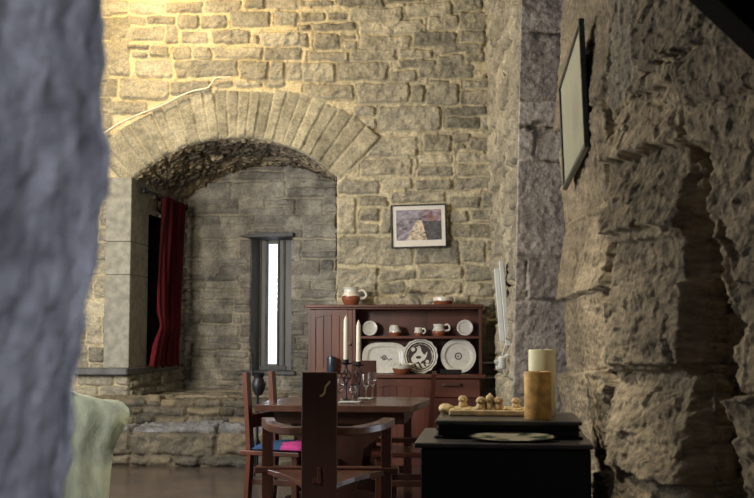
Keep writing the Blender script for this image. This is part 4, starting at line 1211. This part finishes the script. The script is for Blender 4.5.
wine_glass(340.5, 8.50, .17, .036, 'clear stemmed glass just left of the left candlestick')
wine_glass(353, 8.30, .12, .032, 'short clear glass between the two candlesticks, nearest the table edge')
wine_glass(366, 8.62, .20, .038, 'tall clear glass right of the right candlestick, on a white napkin')
wine_glass(372.5, 8.86, .20, .038, 'rearmost tall clear glass at the right of the table group')


def napkin(px0, px1, y0, y1, label):
    x0, x1 = P(px0, 398, y=y0).x, P(px1, 398, y=y0).x
    bm = nb(); n = 10
    for k in range(2):
        g = [[bm.verts.new((x0 + (x1 - x0) * i / n, y0 + (y1 - y0) * j / n, ZTB + .0015 + .006 * k + .003 * math.sin(i * 1.3 + j) * math.sin(j * .9 + k))) for i in range(n + 1)] for j in range(n + 1)]
        for j in range(n):
            for i in range(n): bm.faces.new((g[j][i], g[j][i + 1], g[j + 1][i + 1], g[j + 1][i]))
    bmesh.ops.solidify(bm, geom=bm.faces, thickness=-.003)
    mz = min(v.co.z for v in bm.verts); bmesh.ops.translate(bm, verts=bm.verts, vec=(0, 0, ZTB + .001 - mz))
    return tag(center(obj('napkin', bm, M_linen, smooth=True)), label, 'napkin')


napkin(338, 359, 8.12, 8.27, 'folded white napkin at the near side of the candlesticks')
napkin(357, 371, 8.56, 8.72, 'folded white napkin under the tall glass right of the candlesticks')

# iron stand with a spike between the posts of the left chair
c = P(257.5, 380, y=9.6)
stn_ = thing('iron_stand', 'black wrought-iron stand with a tall spike behind the left chair', 'stand', (c.x, 9.6, 0))
z_ = lambda py: P(257, py, y=9.6).z
bm = nb(); tube(bm, [(c.x, 9.6, .1), (c.x, 9.6, z_(374))], .013, 8); obj('pole', bm, M_iron, stn_, smooth=True)
bm = nb(); tube(bm, [(P(252.5, 372, y=9.6).x, 9.6, z_(376)), (P(252.3, 365, y=9.6).x, 9.6, z_(365)), (P(252.2, 352, y=9.6).x, 9.6, z_(353))], [.014, .009, .004], 8)
for pz in (355, 359, 363): lathe(bm, [(0, -.012), (.014, 0), (0, .012)], (P(252.2, pz, y=9.6).x, 9.6, z_(pz)), 10)
obj('spike', bm, M_iron, stn_, smooth=True)
bm = nb(); lathe(bm, [(0, z_(396)), (.03, z_(395)), (.055, z_(389)), (.06, z_(384)), (.04, z_(378)), (.05, z_(374)), (.062, z_(373)), (.03, z_(372)), (0, z_(372))], (c.x + .01, 9.6, 0), 16); obj('cup', bm, M_iron, stn_, smooth=True)
for k in range(3):
    a = k * 2 * PI / 3 + .4
    bm = nb(); tube(bm, smooth_path([(c.x, 9.6, .34), (c.x + .05 * math.cos(a), 9.6 + .05 * math.sin(a), .22), (c.x + .07 * math.cos(a), 9.6 + .07 * math.sin(a), .012)], 5), .011, 8); obj('leg', bm, M_iron, stn_, smooth=True)

# ------------------------------------------------------------------ black chest
zl = P(505, 443.5, y=4.55).z; zu = P(505, 420.5, y=4.72).z
cx0, cx1 = P(420.5, 450, y=4.57).x, P(591, 450, y=4.57).x
lx0, lx1 = P(414, 443, y=4.55).x, P(593.5, 443, y=4.55).x
ux0, ux1 = P(437, 423, y=4.74).x, P(580, 423, y=4.74).x
ch = thing('chest', 'black panelled chest with a stepped lid beside the rough right wall', 'chest', ((cx0 + cx1) / 2, 4.9, 0))
bm = nb(); box(bm, cx0, cx1, 4.57, 5.24, .07, zl - .025, .005); obj('body', bm, M_black, ch)
bm = nb(); box(bm, cx0 + .03, cx1 - .03, 4.60, 5.2, 0, .07); obj('plinth', bm, M_black, ch)
bm = nb(); box(bm, lx0, lx1, 4.545, 5.26, zl - .022, zl, .006, seg=2); obj('lid', bm, M_ctop, ch)
bm = nb(); box(bm, ux0 - .012, ux1 + .012, 4.735, 5.22, zl, zl + .012, .003); box(bm, ux0 + .004, ux1 - .004, 4.75, 5.21, zl + .012, zu - .018, .002); box(bm, ux0 - .004, ux1 + .004, 4.742, 5.215, zl + .034, zl + .042, .002); obj('riser', bm, M_black, ch)
bm = nb(); box(bm, ux0 - .006, ux1 + .006, 4.70, 5.23, zu - .018, zu, .004); obj('top_board', bm, M_ctop, ch)

zc = zu + .001
c = P(538, 419, y=4.80); hb = P(538, 371.5, y=4.80).z - zc


def pillar(name, x, y, z, r, h, m, label):
    t = thing(name, label, 'candle', (x, y, z))
    bm = nb(); lathe(bm, [(0, 0), (r * .97, 0), (r, .006), (r, h - .008), (r * .97, h), (r * .86, h), (r * .7, h - .012), (0, h - .016)], (x, y, z), 40); obj('wax', bm, m, t, smooth=True, ang=50)
    bm = nb(); tube(bm, [(x, y, z + h - .018), (x + .002, y, z + h - .002), (x + .006, y, z + h + .002)], .0022, 6); obj('wick', bm, M_black, t)
    return t


pillar('pillar_candle', c.x, 4.80, zc, 13.3 / F * 4.80, hb, M_waxb, 'shorter mottled brown pillar candle in front of the cream one')
c = P(542.5, 415, y=5.02)
pillar('pillar_candle', c.x, 5.02, zc, 13.2 / F * 5.02, P(542, 349.5, y=5.02).z - zc, M_waxg, 'taller cream-green pillar candle behind the brown one')

# carved board with little rounded pieces
b0, b1 = P(449, 412, y=4.97), P(546, 412, y=4.97)
bm = nb(); box(bm, b0.x, b1.x, 4.95, 5.16, zc, zc + .026, .005); 
gb = thing('game_board', 'pale carved wooden board at the back of the black chest', 'board', ((b0.x + b1.x) / 2, 5.05, zc))
obj('board', bm, M_straw, gb)
bm = nb()
for i in range(9):
    for j in range(2): box(bm, b0.x + .02 + i * .045, b0.x + .052 + i * .045, 4.975 + j * .10, 5.045 + j * .10, zc + .026, zc + .030, .001)
obj('carved_square', bm, M_straw, gb)
zg = zc + .0305
GP = [(463, 5.12, .030, .05, 'round-topped wooden piece standing alone at the left of the carved board'), (481, 4.985, .031, .052, 'left of the three wooden head-shaped pieces standing together'), (490, 4.985, .028, .062, 'tallest pointed wooden piece, middle of the three standing together'),
      (498.5, 4.985, .031, .052, 'right of the three wooden head-shaped pieces standing together'), (516, 5.06, .028, .046, 'small wooden piece standing nearest the brown candle')]
for px_, y_, r_, h_, lb in GP:
    c = P(px_, 408, y=y_); k = r_ * .72
    t = thing('game_piece', lb, 'game piece', (c.x, y_, zg), 'carved pieces on the board')
    bm = nb(); lathe(bm, [(0, 0), (k * .95, 0), (k, .006), (k * .82, h_ * .36), (k * .74, h_ * .42)], (c.x, y_, zg), 18); obj('body', bm, M_straw, t, smooth=True)
    tip = 'pointed' in lb
    bm = nb(); lathe(bm, [(k * .74, h_ * .42), (k * .98, h_ * .55), (k, h_ * .68), (k * .82, h_ * .86)] + ([(k * .4, h_), (0, h_ * 1.12)] if tip else [(k * .45, h_ * .97), (0, h_)]), (c.x, y_, zg), 18)
    lathe(bm, [(0, -.004), (.005, 0), (0, .004)], (c.x, y_ - k * 1.0, zg + h_ * .62), 8); obj('head', bm, M_straw, t, smooth=True)
# rough lump at the board's end
bm = nb(); bmesh.ops.create_icosphere(bm, subdivisions=4, radius=1)
for v in bm.verts:
    n = float(fbm(np.array(v.co.x * 2 + v.co.z), np.array(v.co.y * 2 - v.co.z), 231, 4)); v.co = Vector((v.co.x * .034, v.co.y * .05, v.co.z * .022)) * (1 + .5 * n)
lo = min(v.co.z for v in bm.verts); c = P(445.5, 410, y=5.08)
bmesh.ops.translate(bm, verts=bm.verts, vec=(c.x + .004, 5.08, zc - lo))
tag(center(obj('stone', bm, M_straw, smooth=True, ang=80)), 'rough straw-coloured lump lying at the left end of the carved board', 'stone')
# dish on the lid's front ledge
c = P(512, 434, y=4.645)
dsh = thing('dish', 'dark oval dish with a pale patterned inside on the chest front ledge', 'dish', (c.x, 4.645, zl + .001))
sx_ = Matrix.Translation((0, 0, .0105)) @ Matrix.Rotation(math.radians(8), 4, 'X') @ Matrix.Diagonal((2.15, 1, .7, 1))
bm = nb(); lathe(bm, [(0, 0), (.05, 0), (.078, .008), (.084, .013), (.081, .013), (.05, .006), (0, .004)], (c.x, 4.645, zl + .001), 40, sx_); obj('body', bm, M_black, dsh, smooth=True)
bm = nb(); lathe(bm, [(.079, .0135), (.066, .0110), (.045, .0075), (.02, .0065), (0, .0065)], (c.x, 4.645, zl + .001), 60, sx_); o = obj('glazed_inside', bm, M_glaze, dsh, smooth=True)
colour(o, lambda p: (.40, .36, .26) if float(fbm(np.array(p.x * 22), np.array(p.y * 22), 241, 2)) > -.02 else (.06, .08, .05))

# ------------------------------------------------------------------ sofa end under a throw, left
so = thing('sofa', 'cream sofa end with a rolled arm beside the stone steps', 'sofa', (-2.35, 5.6, 0))
xr = P(119, 400, y=6.1).x - .03
bm = nb(); box(bm, xr - 1.3, xr - .03, 5.35, 6.1, .06, .44, .03, seg=2); obj('base', bm, M_sofa, so)
bm = nb(); box(bm, xr - 1.3, xr - .05, 5.36, 5.56, .42, .96, .05, seg=3); obj('backrest', bm, M_sofa, so)
bm = nb(); box(bm, xr - .20, xr - .03, 5.37, 6.1, .40, .66, .04, seg=3); tube(bm, [(xr - .09, 5.40, .74), (xr - .09, 6.1, .70)], .115, 20); obj('arm', bm, M_sofa, so, smooth=True)
for xx in (xr - 1.2, xr - .12):
    for yy in (5.42, 6.02):
        bm = nb(); lathe(bm, [(0, 0), (.02, 0), (.03, .07), (0, .07)], (xx, yy, 0), 12); obj('foot', bm, M_dark, so, smooth=True)
# the throw: falls over the back's top and the rolled arm, down to the floor in front
zz = lambda py: P(110, py, y=5.32).z
xx = lambda px: P(px, 400, y=5.32).x
edge = [(385, 96), (388, 116), (394, 120), (402, 125), (411, 127), (422, 126), (434, 119), (450, 112), (470, 110), (492, 109), (520, 108)]
zz_e = [zz(a) for a, _ in edge]; xx_e = [xx(b) for _, b in edge]
bm = nb(); nu, nv = 70, 90; rows = []
ztop = zz(386)
for j in range(nv):
    t = j / (nv - 1)
    row = []
    for i in range(nu):
        u = i / (nu - 1)
        if t < .22:                                   # over the top of the back, towards the seat
            q = t / .22; y = 5.60 - .27 * q; z = ztop - .03 * (1 - math.sin(PI * min(q * .5 + .0, .5))) - .015 * (1 - q)
        else:
            q = (t - .22) / .78; y = 5.33 - .035 * math.sin(min(q * 5, 1) * PI / 2); z = ztop - q * (ztop - .03)
        xr_ = float(np.interp(-z, [-a for a in zz_e], xx_e))
        x0_ = xr - .9
        x = x0_ + (xr_ - x0_) * u - (.13 * u * (1 - t / .22) if t < .22 else 0)
        fold = .018 * math.sin(u * 34 + z * 2.5) * (.25 + .75 * sm(.2, .8, t)) + .012 * math.sin(u * 61 + 2 + z * 5)
        y -= float(fold) + (.05 * float(sm(.82, 1, u)) * -1)
        z2 = z - (.07 * float(sm(.70, 1, u)) * (1 if t < .22 else max(0, 1 - (t - .22) / .12)))
        row.append(bm.verts.new((x, y, max(z2, .012))))
    rows.append(row)
for a, b in zip(rows[:-1], rows[1:]):
    for i in range(nu - 1): bm.faces.new((a[i], a[i + 1], b[i + 1], b[i]))
bmesh.ops.solidify(bm, geom=bm.faces, thickness=.008)
tag(center(obj('throw', bm, M_throw, smooth=True, ang=80)), 'pale green ribbed throw hanging over the sofa beside the foreground jamb', 'throw')
